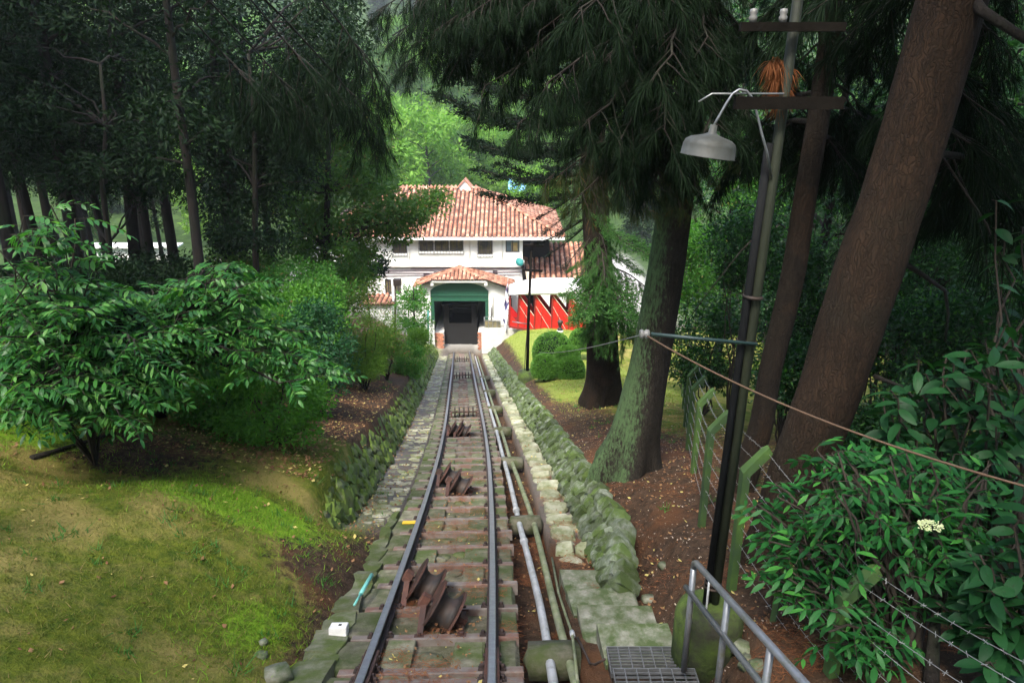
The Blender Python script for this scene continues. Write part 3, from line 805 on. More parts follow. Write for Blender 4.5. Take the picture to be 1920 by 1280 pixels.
# extra strut seen under the elder
sa, sb = P(1482, 985, 5.6), P(1452, 1150, 5.75)
part('strut', MB().add(*bar(sb - (sa - sb) * .2, sa, .045, .045), 0, False), M['fence'], fn)
near = FP[0] + (FP[0] - FP[1]) * .8
pts_ = [near] + FP
hs_ = [1.12] + hts
for f_, o_ in ((.10, 0), (.28, 0), (.46, 0), (.64, 0), (.82, 0), (.98, 0), (1, .10), (1, .19)):
    mb = MB(); prev = None
    for i in range(len(pts_) - 1):
        a = pts_[i] + Vector((o_ * .9, -.0, hs_[i] * f_ + o_)); b = pts_[i + 1] + Vector((o_ * .9, 0, hs_[i + 1] * f_ + o_))
        sg = (b - a).length * .012 * random.uniform(.5, 1.6)
        w_ = wire(a, b, sg, 9)
        mb.add(*tube(w_, .0024 if i < 4 else .0035, 5))
        if i < 5:
            n_ = int((b - a).length / .11)
            for j in range(1, n_):
                t_ = j / n_; c = a.lerp(b, t_) - Vector((0, 0, sg * 4 * t_ * (1 - t_)))
                for q in range(2):
                    v = Vector((random.uniform(-1, 1), random.uniform(-1, 1), random.uniform(-1, 1))).normalized() * .017
                    mb.add(*tube([c - v, c + v], .002, 3, False))
    part('barbed_wire', mb, M['wire'], fn)
# ================================================================== station buildings
M['wall'] = mat('white_render', (.70, .71, .67), (.63, .645, .60), (.50, .515, .465), scale=3, moss=.66, mscale=1.2, rough=.9, bump=.08, rv=0)
M['conc'] = mat('pale_concrete', (.62, .62, .58), (.52, .53, .49), (.40, .41, .36), scale=3, moss=.62, mscale=1.0, rough=.9, bump=.1, rv=0)
M['tile'] = mat('clay_roof_tile', (.34, .145, .085), (.20, .075, .045), (.42, .26, .18), scale=5, moss=.56, mscale=2.2, rough=.85, bump=.2, rv=.48)
M['deck'] = mat('roof_underlay', (.055, .028, .022), (.04, .02, .016), scale=4, rough=.95, bump=.1, rv=0)
M['green'] = plain('green_paint', (.016, .085, .048), .5)
M['frame'] = plain('dark_window_frame', (.05, .045, .045), .5)
M['pane'] = mat('window_glass', (.06, .07, .06), (.20, .17, .09), scale=2.2, rough=.12, bump=0, rv=.2, spec=.6)
M['bluepane'] = mat('blue_window_glass', (.10, .16, .20), (.16, .20, .22), scale=2, rough=.12, bump=0, rv=0, spec=.6)
M['curtain'] = plain('yellow_curtain', (.38, .29, .12), .9)
M['brick'] = mat('red_brick', (.40, .17, .10), (.30, .12, .07), (.48, .30, .22), scale=6, moss=.6, mscale=2, rough=.9, bump=.2, rv=.25)
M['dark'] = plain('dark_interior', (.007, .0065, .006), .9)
M['red'] = plain('red_carriage_paint', (.50, .013, .012), .4)
M['darkred'] = plain('dark_red_paint', (.22, .018, .016), .5)
M['cream'] = plain('cream_trim', (.75, .62, .5), .5)
M['teal'] = plain('teal_paint', (.02, .20, .19), .5)
M['cablem'] = plain('purple_cable', (.18, .12, .16), .6)
M['tarp'] = plain('blue_tarpaulin', (.12, .42, .75), .5)
YP, YF, YH = 44.2, 46.0, 52.0
def zpy(py, Y): return WY(960, py, Y).z
def xpx(px, py, Y): return WY(px, py, Y).x
def rect_holes(x0, x1, z0, z1, holes, y0, y1):
    mb = MB()
    xs = sorted({x0, x1, *[h[0] for h in holes], *[h[1] for h in holes]}); zs = sorted({z0, z1, *[h[2] for h in holes], *[h[3] for h in holes]})
    for i in range(len(xs) - 1):
        for j in range(len(zs) - 1):
            a, b, c, d = xs[i], xs[i + 1], zs[j], zs[j + 1]
            if any(h[0] <= a + 1e-6 and h[1] >= b - 1e-6 and h[2] <= c + 1e-6 and h[3] >= d - 1e-6 for h in holes): continue
            mb.add(*box(a, b, y0, y1, c, d), 0, False)
    return mb
def prism(poly, y0, y1):
    """polygon in x,z extruded along y"""
    n = len(poly)
    V = [(a, y0, b) for a, b in poly] + [(a, y1, b) for a, b in poly]
    F = [tuple(range(n)), tuple(range(2 * n - 1, n - 1, -1))] + [(i, i + n, (i + 1) % n + n, (i + 1) % n) for i in range(n)]
    return np.array(V, float), F
def tile_shape(r=.108, L=.41, n=5):
    a = np.linspace(0, PI, n + 1); V = []; F = []
    for y, rr in ((0, r), (L, r * .78)):
        V += [(rr * math.cos(t), y, rr * math.sin(t) * .8) for t in a]
    V += [(.86 * v[0], v[1], v[2] * .86 - .005) for v in V[:n + 1]]
    for i in range(n):
        F.append((i, i + 1, i + n + 2, i + n + 1)); F.append((i, i + 2 * n + 2, i + 2 * n + 3, i + 1))
    return np.array(V), F
def tile_face(pc, A, B, Cc, D, du=.29, dv=.33, lift=.05):
    """rows of barrel tiles on the face A-B (eave), D-C (ridge)"""
    A, B, Cc, D = map(Vector, (A, B, Cc, D))
    U = (B - A).normalized(); n = U.cross(D - A).normalized()
    if n.z < 0: n = -n
    V = n.cross(U)
    if V.z < 0: V = -V
    hgt = (D - A).dot(V)
    rows = int(hgt / dv)
    for j in range(rows + 1):
        v = j * dv; t = min(1, v / hgt)
        a = A.lerp(D, t); b = B.lerp(Cc, t)
        ua = (a - A).dot(U); ub = (b - A).dot(U)
        k0 = math.ceil((ua + .08) / du); k1 = math.floor((ub - .08) / du)
        for k in range(k0, k1 + 1):
            p = A + U * (k * du) + V * (v - .05) + n * (lift * .4)
            X = U; Yv = (V + n * random.uniform(-.015, .015) + U * random.uniform(-.02, .02)).normalized(); Zn = X.cross(Yv).normalized()
            if Zn.dot(n) < 0: Zn = -Zn
            X = Yv.cross(Zn)
            pc.add(Matrix(((X.x, Yv.x, Zn.x, p.x), (X.y, Yv.y, Zn.y, p.y), (X.z, Yv.z, Zn.z, p.z), (0, 0, 0, 1))), 0)
def quad(mb, A, B, Cc, D, th=.06):
    A, B, Cc, D = map(Vector, (A, B, Cc, D)); n = (B - A).cross(D - A).normalized() * th
    V = [A, B, Cc, D, A - n, B - n, Cc - n, D - n]
    mb.add([tuple(v) for v in V], [(0, 1, 2, 3), (7, 6, 5, 4), (0, 4, 5, 1), (1, 5, 6, 2), (2, 6, 7, 3), (3, 7, 4, 0)], 0, False)
def ridge_caps(parent, a, b, r=.14, step=.42):
    a = Vector(a); b = Vector(b); L = (b - a).length; n = max(1, int(L / step))
    d = (b - a).normalized(); s = d.cross(Vector((0, 0, 1))).normalized(); u = s.cross(d)
    me = MB().add(*tile_shape(r, step * 1.12), 0, True).mesh('ridge_tile', M['tile'])
    for i in range(n):
        p = a + d * (L * i / n)
        inst('ridge_tile', me, parent, Matrix(((s.x, d.x, u.x, p.x), (s.y, d.y, u.y, p.y), (s.z, d.z, u.z, p.z), (0, 0, 0, 1))))
def window(parent, l, r, t, b, Y, bars=(3, 5), pane='pane', rec=.14, grille=True, name='window', curtain=False):
    x0, x1 = xpx(l, (t + b) / 2, Y), xpx(r, (t + b) / 2, Y); z0, z1 = zpy(b, Y), zpy(t, Y)
    fr = MB(); w = .06
    for a in (box(x0, x0 + w, Y + .03, Y + rec, z0, z1), box(x1 - w, x1, Y + .03, Y + rec, z0, z1), box(x0 + w, x1 - w, Y + .03, Y + rec, z1 - w, z1), box(x0 + w, x1 - w, Y + .03, Y + rec, z0, z0 + w), box((x0 + x1) / 2 - .03, (x0 + x1) / 2 + .03, Y + .04, Y + rec - .01, z0 + w, z1 - w)):
        fr.add(a[0], a[1], 0, False)
    f = part(name, fr, M['frame'], parent)
    part('pane', MB().add(*box(x0 + w, x1 - w, Y + rec - .03, Y + rec - .015, z0 + w, z1 - w), 0, False), M[pane], f)
    if curtain: part('curtain', MB().add(*box(x0 + (x1 - x0) * .42, x1 - .12, Y + rec - .05, Y + rec - .035, z0 + w, z0 + (z1 - z0) * .62), 0, False), M['curtain'], f)
    if grille:
        gr = MB(); yb = Y - .10
        for i in range(bars[1] + 1):
            x = lerp(x0 - .03, x1 + .03, i / bars[1]); gr.add(*box(x - .011, x + .011, yb - .011, yb + .011, z0 - .16, z1 + .02), 0, False)
        for i in range(bars[0] + 1):
            z = lerp(z0 - .15, z1, i / bars[0]); gr.add(*box(x0 - .05, x1 + .05, yb - .030, yb - .012, z - .012, z + .012), 0, False)
        part('grille', gr, M['frame'], f)
        part('sill', MB().add(*box(x0 - .05, x1 + .05, Y - .09, Y - .002, z0 - .14, z0 - .02), 0, False), M['wall'], f)
    return (x0, x1, z0, z1)
# ------------------------------------------------------------------ main station house
ze = zpy(443, YF)
bx0, bx1 = xpx(592, 500, YF), xpx(1052, 450, YF)
xw1 = xpx(980, 480, YF)
zb = -16.6
st = thing('station_house', 'white two storey station house with a hipped red tile roof and barred windows', 'building', ((bx0 + bx1) / 2, YF + 3, zb))
wl = [(736, 762, 446, 475), (786, 812, 446, 471), (815, 841, 446, 471), (843, 868, 446, 471), (896, 923, 445, 477)]
small = [(794, 806, 512, 525), (722, 734, 524, 552), (739, 752, 524, 552), (924, 933, 507, 516), (813, 824, 509.5, 517), (897, 909, 509, 517)]
holes = []
for l, r, t, b in wl: holes.append(window(st, l, r, t, b, YF))
holes.append(window(st, 948, 974, 445, 473, YF, pane='bluepane', grille=False, curtain=True))
for l, r, t, b in small: holes.append(window(st, l, r, t, b, YF, grille=False))
holes.append((xpx(807, 560, YP) - .15, xpx(916, 560, YP) + .15, zb, zpy(565, YP) + .4))
part('wall', rect_holes(bx0, xw1, zb, ze, holes, YF, YF + .3), M['wall'], st)
part('side_wall', MB().add(*box(xw1 - .3, xw1, YF + .301, YF + 3, zb, ze), 0, False), M['wall'], st)
part('rear_wall', MB().add(*box(xw1 + .002, bx1 - .6, YF + 3, YF + 3.3, zb, ze), 0, False), M['dark'], st)  # near-black wall: the shade of the recess under the eave painted in
part('shade_sheet', MB().add(*box(bx0 + .3, xw1 - .31, YF + .6, YF + .64, zpy(534, YF), ze - .05), 0, False), M['dark'], st)  # dark sheet added to stand for the unlit rooms
zl0, zl1 = zpy(499, YF), zpy(488, YF)
part('ledge', MB().add(*prism([(bx0, zl0), (xw1 + .1, zl0), (xw1 + .1, zl1), (bx0, zl1)], YF - .22, YF - .002), 0, False), M['wall'], st)
for px in (768, 881, 942): part('downpipe', MB().add(*tube([WY(px, 448, YF - .05), WY(px, 487, YF - .05)], .03, 8)), M['conc'], st)
# roof
ov = .55
e0 = Vector((bx0 - .4, YF - ov, ze + .02)); e1 = Vector((bx1 + .2, YF - ov, ze + .02))
zr = zpy(352, YF + 5.7); YR = YF + 5.7
r0 = Vector((e0.x + 5.5, YR, zr)); r1 = Vector((xpx(893, 352, YR), YR, zr))
bb0 = Vector((e0.x, YR + 5.7, ze)); bb1 = Vector((e1.x, YR + 5.7, ze))
rm = MB()
quad(rm, e0, e1, r1, r0); quad(rm, bb1, bb0, r0, r1)
for tri in ((e1, bb1, r1), (bb0, e0, r0)):
    rm.add([tuple(v) for v in tri], [(0, 1, 2)], 0, False)
roof = part('roof', rm, M['deck'], st)
tiles = Pieces('tile', roof, [tile_shape()], M['tile'], 300)
tile_face(tiles, e0, e1, r1, r0)
tile_face(tiles, e1, bb1, r1, r1)
tiles.finish()
ridge_caps(roof, r0, r1); ridge_caps(roof, e1 + Vector((0, 0, .08)), r1 + Vector((0, 0, .06))); ridge_caps(roof, e0 + Vector((0, 0, .08)), r0 + Vector((0, 0, .06)))
part('fascia', MB().add(*box(e0.x, e1.x, YF - ov - .05, YF - ov - .005, ze - .14, ze + .06), 0, False), M['wall'], st)
part('soffit', MB().add(*box(e0.x, e1.x, YF - ov, YF - .003, ze - .06, ze - .01), 0, False), M['conc'], st)
# little gable on the ridge
ga, gb, gc = WY(861, 351, YR), WY(883, 351, YR), WY(872, 338, YR)
dm = part('dormer', MB().add(*prism([(ga.x, zr - .2), (gb.x, zr - .2), (gb.x, zr + .1), (gc.x, gc.z), (ga.x, zr + .1)], YR - .4, YR + .8), 0, False), M['wall'], st)
mbd = MB()
quad(mbd, (ga.x - .12, YR - .5, zr + .05), (gc.x, YR - .5, gc.z + .12), (gc.x, YR + .9, gc.z + .12), (ga.x - .12, YR + .9, zr + .05))
quad(mbd, (gc.x, YR - .5, gc.z + .12), (gb.x + .12, YR - .5, zr + .05), (gb.x + .12, YR + .9, zr + .05), (gc.x, YR + .9, gc.z + .12))
part('gable_roof', mbd, M['tile'], dm)
for i, (p0, p1, p2) in enumerate((((700, 508), (850, 506), (985, 503)), ((700, 511), (830, 513), (985, 509)), ((700, 518), (800, 514), (975, 515)), ((770, 504), (880, 500), (985, 500)))):
    q = [WY(a, b, YF - .05) for a, b in (p0, p1, p2)]
    pts = [q[0] * (1 - t) ** 2 + q[1] * 2 * t * (1 - t) + q[2] * t * t for t in np.linspace(0, 1, 12)]
    part('cable', MB().add(*tube(pts, .022, 5)), M['cablem'], st)
part('conduit', MB().add(*tube([WY(x, y, YF - .04) for x, y in ((950, 512), (950, 530), (972, 531))], .02, 5)), M['conc'], st)
part('meter_box', MB().add(*box(xpx(966, 520, YF), xpx(973, 520, YF), YF - .15, YF - .002, zpy(528, YF), zpy(521, YF)), 0, False), M['conc'], st)

# ------------------------------------------------------------------ portal hall over the track
ph = thing('station_portal', 'white gabled track hall with a green arched front and small tiled roof', 'building', WY(860, 659, YP))
gl, gr_, ap = WY(778, 540, YP), WY(961, 543, YP), WY(860, 505, YP)
ol, orr = xpx(807, 560, YP), xpx(916, 560, YP)
xm = (ol + orr) / 2; zsp = zpy(545, YP); zar = zpy(529, YP)
def gable_z(x): return lerp(gl.z, ap.z, (x - gl.x) / (ap.x - gl.x)) if x < ap.x else lerp(ap.z, gr_.z, (x - ap.x) / (gr_.x - ap.x))
hz = WY(860, 525, YP - .45).z; hz = hz + (WY(860, 504, YP + .9).z - hz) * .45 / 1.35 - .08
def gtop(x): return min(gable_z(x) - .05, hz)
mb = MB()
xsn = sorted(set(np.round(np.concatenate([[gl.x + .25, ol, ap.x, orr, gr_.x - .25], np.linspace(ol, orr, 15)]), 4)))
for a, b in zip(xsn[:-1], xsn[1:]):
    def zbot(x): return -17.2 if (a + b) / 2 < ol or (a + b) / 2 > orr else zsp + (zar - zsp) * math.sqrt(max(0, 1 - ((x - xm) / (orr - xm)) ** 2)) ** 1.3
    mb.add(*prism([(a, zbot(a)), (b, zbot(b)), (b, gtop(b)), (a, gtop(a))], YP, YP + .3), 0, False)
part('front_wall', mb, M['wall'], ph)
zli = zpy(565, YP); zjb = zpy(601, YP)
gm = MB()
for a, b in zip(xsn[:-1], xsn[1:]):
    if a >= ol - .01 and b <= orr + .01:
        f_ = lambda x: zsp + (zar - zsp) * math.sqrt(max(0, 1 - ((x - xm) / (orr - xm)) ** 2)) ** 1.3
        gm.add(*prism([(a, zli), (b, zli), (b, f_(b) - .002), (a, f_(a) - .002)], YP + .08, YP + .2), 0, False)
gp_ = part('green_panel', gm, M['green'], ph)
for py in (554, 563.5): part('moulding', MB().add(*box(ol + .03, orr - .03, YP + .03, YP + .077, zpy(py + 1.2, YP), zpy(py - 1.2, YP)), 0, False), M['green'], gp_)
jw = xpx(814, 580, YP) - ol
for a, b in ((ol + .003, ol + jw), (orr - jw, orr - .003)): part('jamb', MB().add(*box(a, b, YP + .05, YP + .25, zjb, zli - .002), 0, False), M['green'], ph)
part('pilaster', MB().add(*box(ol + .003, ol + jw * .8, YP + .02, YP + .28, -17, zjb - .003), 0, False), M['wall'], ph)
part('pilaster', MB().add(*box(orr - jw * .8, orr - .003, YP + .02, YP + .28, -17, zjb - .003), 0, False), M['wall'], ph)
# platforms with brick faces
for side, a, b, py in ((0, 814, 831, 627), (1, 896, 909, 626)):
    x0, x1 = xpx(a, 640, YP), xpx(b, 640, YP); zt = zpy(py, YP)
    pf = part('platform', MB().add(*box(x0, x1, YP + .42, YH - .4, -17, zt), 0, False), M['conc'], ph)
    bw = (x1 - x0) / 2; bs = MB().add(*box(-bw / 2 + .01, bw / 2 - .01, -.05, .05, 0, .115, .01), 0, False).mesh('brick', M['brick'])
    for r in range(14):
        for q in range(2):
            inst('brick', bs, pf, Matrix.Translation((x0 + bw * (q + .5) + (.04 if r % 2 else -.04), YP + .36, zt - .13 * (r + 1))))
# hall interior
hx0, hx1 = ol - .15, orr + .15
part('side_wall', MB().add(*box(hx0 - .2, hx0, YP + .301, YF - .002, -17, zli + .6), 0, False).add(*box(hx0 - .2, hx0, YF + .302, YH, -17, zli + .6), 0, False), M['wall'], ph)
part('side_wall', MB().add(*box(hx1, hx1 + .2, YP + .301, YF - .002, -17, zli + .6), 0, False).add(*box(hx1, hx1 + .2, YF + .302, YH, -17, zli + .6), 0, False), M['wall'], ph)
M['hall'] = plain('hall_cream', (.45, .42, .33), .9)
part('back_wall', MB().add(*box(hx0, hx1, YH - .1, YH, -17, zli + .5), 0, False), M['hall'], ph)
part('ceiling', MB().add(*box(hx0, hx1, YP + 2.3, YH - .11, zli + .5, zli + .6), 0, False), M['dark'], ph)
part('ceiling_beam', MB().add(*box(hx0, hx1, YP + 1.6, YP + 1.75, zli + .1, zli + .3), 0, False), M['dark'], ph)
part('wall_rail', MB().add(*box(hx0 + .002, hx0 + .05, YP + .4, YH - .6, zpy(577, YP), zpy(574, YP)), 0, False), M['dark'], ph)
# portal roof
Yo = YP - .45
Lc, Rc, Rp = WY(809, 525.5, Yo), WY(911, 524.5, Yo), WY(860, 504, YP + .9)
Le, Re = WY(776, 539, Yo), WY(963, 541.5, Yo)
Rb = Vector((Rp.x, YF - .05, Rp.z)); Lb = Vector((Le.x, YF - .05, Le.z)); Rbb = Vector((Re.x, YF - .05, Re.z))
rm = MB()
for tri in ((Lc, Rc, Rp),): rm.add([tuple(v) for v in tri], [(0, 1, 2)], 0, False)
rm.add([tuple(v) for v in (Le, Lc, Rp, Rb, Lb)], [(0, 1, 2, 3, 4)], 0, False)
rm.add([tuple(v) for v in (Re, Rc, Rp, Rb, Rbb)], [(4, 3, 2, 1, 0)], 0, False)
proof = part('roof', rm, M['deck'], ph)
tl = Pieces('tile', proof, [tile_shape(.11, .40)], M['tile'], 300)
tile_face(tl, Lc, Rc, Rp, Rp, .255, .30)
tile_face(tl, Lb, Le, Rp, Rb, .30, .34)
tile_face(tl, Re, Rbb, Rb, Rp, .30, .34)
tl.finish()
for a, b in ((Le, Lc), (Lc, Rp), (Re, Rc), (Rc, Rp), (Rp, Rb)): ridge_caps(proof, a + Vector((0, 0, .05)), b + Vector((0, 0, .05)), .11, .36)
for a, b in ((807, 812.5), (908, 914)):
    part('bracket', MB().add(*box(xpx(a, 531, Yo), xpx(b, 531, Yo), Yo + .05, YP - .002, zpy(536, Yo), zpy(527.5, Yo)), 0, False), M['wall'], ph)
part('eave_board', MB().add(*box(Lc.x, Rc.x, Yo + .02, Yo + .08, Lc.z - .16, Lc.z - .03), 0, False), M['conc'], ph)
window(ph, 950, 960, 560, 592, YP - .16, grille=False, pane='pane')
part('drainpipe', MB().add(*tube([WY(a, b, YP - .05) for a, b in ((921, 552), (924, 556), (924, 592))], .03, 6)), M['conc'], ph)
part('dark_post', MB().add(*tube([WY(921, 576, YP - .06), WY(921, 616, YP - .06)], .03, 6)), M['frame'], ph)
# parked carriage in the dark hall
YC = 45.3
pcar = thing('parked_carriage', 'dark funicular carriage end parked in the shade inside the track hall', 'carriage', WY(862, 655, YC))
cx0, cx1 = xpx(832, 600, YC), xpx(894, 600, YC)
zt_, zs_, zb_ = zpy(571, YC), zpy(606, YC), zpy(658, YC)
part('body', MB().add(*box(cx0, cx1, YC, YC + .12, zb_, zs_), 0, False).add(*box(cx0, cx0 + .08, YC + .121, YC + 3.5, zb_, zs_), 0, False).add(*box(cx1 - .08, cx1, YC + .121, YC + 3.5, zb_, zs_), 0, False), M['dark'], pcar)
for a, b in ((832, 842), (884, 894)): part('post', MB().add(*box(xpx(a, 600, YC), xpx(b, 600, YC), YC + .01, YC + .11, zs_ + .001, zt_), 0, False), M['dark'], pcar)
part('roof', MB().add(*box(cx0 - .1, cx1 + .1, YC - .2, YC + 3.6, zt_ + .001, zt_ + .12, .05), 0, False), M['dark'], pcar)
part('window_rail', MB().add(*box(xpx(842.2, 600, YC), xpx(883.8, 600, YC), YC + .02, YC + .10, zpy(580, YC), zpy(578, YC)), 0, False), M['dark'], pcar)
# concrete wall, railing, banner, posts
cw = MB(); Yw = YP - .6
cw.add(*prism([(xpx(903, 640, Yw), -17.6), (xpx(975, 640, Yw), -17.6), (xpx(975, 640, Yw), zpy(617, Yw)), (xpx(903, 640, Yw), zpy(617, Yw))], Yw, YP - .17), 0, False)
single('concrete_wall', cw, M['conc'], 'big plain pale concrete wall block right of the station mouth', 'wall')
rl = thing('metal_railing', 'small grey metal railing standing on the pale concrete wall', 'railing', WY(923, 617, Yw + .2))
for px in (908, 916, 924, 932, 939): part('post', MB().add(*tube([WY(px, 617, Yw + .2), WY(px, 594, Yw + .2)], .018, 6)), M['galv'], rl)
for py in (594, 601): part('rail', MB().add(*tube([WY(907, py, Yw + .2), WY(975, py + 3, Yw + .2)], .02, 6)), M['galv'], rl)
part('panel', MB().add(*box(xpx(909, 606, Yw), xpx(938, 606, Yw), Yw + .22, Yw + .235, zpy(616, Yw), zpy(602, Yw)), 0, False), M['pane'], rl)
g = G('banner_cloth'); pz = g.pos()
k = g.ramp(g.noise(g.n('ShaderNodeVectorMath', {0: pz, 1: (1, 1, .45)}, operation='MULTIPLY').outputs[0], 3.6, 2), .56, .58)
c_ = g.mix(k, (.80, .82, .85), (.05, .05, .16))
k2 = g.ramp(g.noise(pz, 5, 2), .62, .64); c_ = g.mix(k2, c_, (.42, .10, .16))
M['banner'] = g.out(g.n('ShaderNodeBsdfPrincipled', {'Base Color': c_, 'Roughness': .8}).outputs[0])
rows = [(531, 951, 953), (540, 949, 952), (550, 947.5, 952), (558, 946.5, 952.5), (567, 942, 954), (578, 941, 954.5), (590, 942, 954), (600, 943, 953), (610, 944.5, 951.5), (621, 947, 949.5)]
V = []; nc = 6
for i, (py, a, b) in enumerate(rows):
    for j in range(nc):
        q = WY(lerp(a, b, j / (nc - 1)), py, YP - .75); q.y += .10 * math.sin(j * 1.9 + i * .6); V.append(tuple(q))
F = [(i * nc + j, i * nc + j + 1, (i + 1) * nc + j + 1, (i + 1) * nc + j) for i in range(len(rows) - 1) for j in range(nc - 1)]
V2 = [(a, b + .006, c) for a, b, c in V]; n0 = len(V)
bn = thing('banner', 'white banner with dark printed marks hanging beside the red carriage', 'banner', WY(948, 621, YP - .75))
part('cloth', MB().add(V + V2, F + [tuple(n0 + q for q in f[::-1]) for f in F]), M['banner'], bn)
part('rope', MB().add(*tube([WY(953, 522, YP - .7), WY(951, 530, YP - .75)], .015, 6)), M['wire'], bn)
single('teal_post', MB().add(*tube([WY(803, 640, YP - .35), WY(802.5, 581, YP - .35)], .06, 8)), M['teal'], 'slim teal painted post at the left corner of the station mouth', 'post')
dp = thing('dark_post', 'thin dark post with a box lamp on top rising from the left bushes', 'post', WY(741, 655, 36))
part('pole', MB().add(*tube([WY(741, 690, 36), WY(741, 532, 36)], .05, 8)), M['darkiron'], dp)
part('lamp_box', MB().add(*box(xpx(738, 529, 36), xpx(752, 529, 36), 35.85, 36.15, zpy(535, 36), zpy(523, 36)), 0, False), M['darkiron'], dp)
mast = thing('flag_mast', 'thin mast with a small white rag behind the portal roof', 'mast', WY(913, 520, YP + 3))
part('pole', MB().add(*tube([WY(913.5, 525, YP + 3), WY(913, 459, YP + 3)], .022, 6)), M['frame'], mast)
V = []; nc = 5
for i in range(4):
    for j in range(nc):
        q = WY(914 + j * 2.2, 466 + i * 1.8 - (j % 2) * .9 + j * .3, YP + 3); V.append((q.x, q.y + .05 * math.sin(j * 2 + i), q.z))
part('rag', MB().add(V, [(i * nc + j, i * nc + j + 1, (i + 1) * nc + j + 1, (i + 1) * nc + j) for i in range(3) for j in range(nc - 1)]), M['whitepaint'], mast)
# side building on the right with its tiled roof
YS = 46.3
sb_ = thing('side_building', 'low side building with a big clay tile roof behind the red carriage', 'building', WY(1060, 600, YS + 1))
A = WY(998, 529, YS); B = Vector((WY(1118, 529, YS).x, YS, A.z)); D = WY(974, 456, YS + 4.6); Cc = Vector((B.x, YS + 4.6, D.z))
rm = MB(); quad(rm, A, B, Cc, D)
sro = part('roof', rm, M['deck'], sb_)
tl = Pieces('tile', sro, [tile_shape(.14, .46)], M['tile'], 300); tile_face(tl, A, B, Cc, D, .36, .38); tl.finish()
ridge_caps(sro, A + Vector((0, 0, .06)), D + Vector((0, 0, .06)))
part('wall', MB().add(*box(A.x + .3, B.x, YS + .3, YS + .5, -16.5, A.z + .02), 0, False).add(*box(A.x + .3, A.x + .5, YS + .501, YS + 4.5, -16.5, A.z + .02), 0, False), M['wall'], sb_)
lb = thing('outbuilding', 'low outbuilding with a small clay tile roof behind the left bushes', 'building', WY(712, 570, 45))
A = WY(672, 571, 44); B = WY(739, 571, 44); B.z = A.z; D = WY(680, 543, 47); Cc = WY(728, 551, 47); Cc.z = D.z
rm = MB(); quad(rm, A, B, Cc, D); sro = part('roof', rm, M['deck'], lb)
tl = Pieces('tile', sro, [tile_shape(.12, .42)], M['tile'], 300); tile_face(tl, A, B, Cc, D, .31, .35); tl.finish()
part('wall', MB().add(*box(A.x + .2, B.x - .2, 44.2, 46.6, -17, A.z - .02), 0, False), M['wall'], lb)
# floodlight and far white wall, blue sheet
fl = thing('floodlight', 'dark floodlight on a thick tan pole by the station corner', 'lamp', WY(983, 535, YS - .8))
part('pole', MB().add(*tube([WY(985, 545, YS - .8), WY(979, 489, YS - .8)], .10, 10)), M['timber'], fl)
part('lamp_head', MB().add(*xf(lathe([(.05, -.1), (.16, 0), (.28, .16), (.27, .18), (.0, .12)], 18), align(WY(976, 490, YS - .8), WY(970, 494, YS - 1.3)))), M['teal'], fl)
part('pale_board', MB().add(*xf(box(-.16, .16, -.02, .02, -1.4, .2), Matrix.Translation(WY(990, 512, YS - .6)) @ Matrix.Rotation(-.15, 4, 'Y')), 0, False), M['cream'], fl)
V = []; nc = 7
for i in range(4):
    for j in range(nc):
        q = WY(953 + j * 5.5, 333 + i * 8 + (j % 3) * 1.5, 80); V.append((q.x, q.y + .25 * math.sin(j * 1.7 + i) + i * -.3, q.z))
F = [(i * nc + j, i * nc + j + 1, (i + 1) * nc + j + 1, (i + 1) * nc + j) for i in range(3) for j in range(nc - 1)]
single('blue_sheet', MB().add(V, F), M['tarp'], 'bright blue sheet roofing glimpsed behind the station roof', 'tarpaulin')
ww = thing('white_shed', 'long low white shed glimpsed between the trunks of the left forest', 'building', WY(320, 490, 58))
zt0 = zpy(462, 58)
part('wall', MB().add(*box(xpx(165, 470, 58), xpx(330, 470, 58), 58, 58.3, zt0 - .55, zt0), 0, False).add(*box(xpx(165, 470, 58), xpx(330, 470, 58), 58.05, 58.25, -15, zt0 - .551), 0, False).add(*box(xpx(400, 470, 58), xpx(440, 470, 58), 58, 58.3, zt0 - 1.6, zt0 - .9), 0, False), M['wall'], ww)
rm = MB(); quad(rm, (xpx(160, 470, 58), 57.7, zt0), (xpx(335, 470, 58), 57.7, zt0), (xpx(335, 470, 58), 59, zt0 + .12), (xpx(160, 470, 58), 59, zt0 + .12), .12)
part('roof', rm, M['conc'], ww)

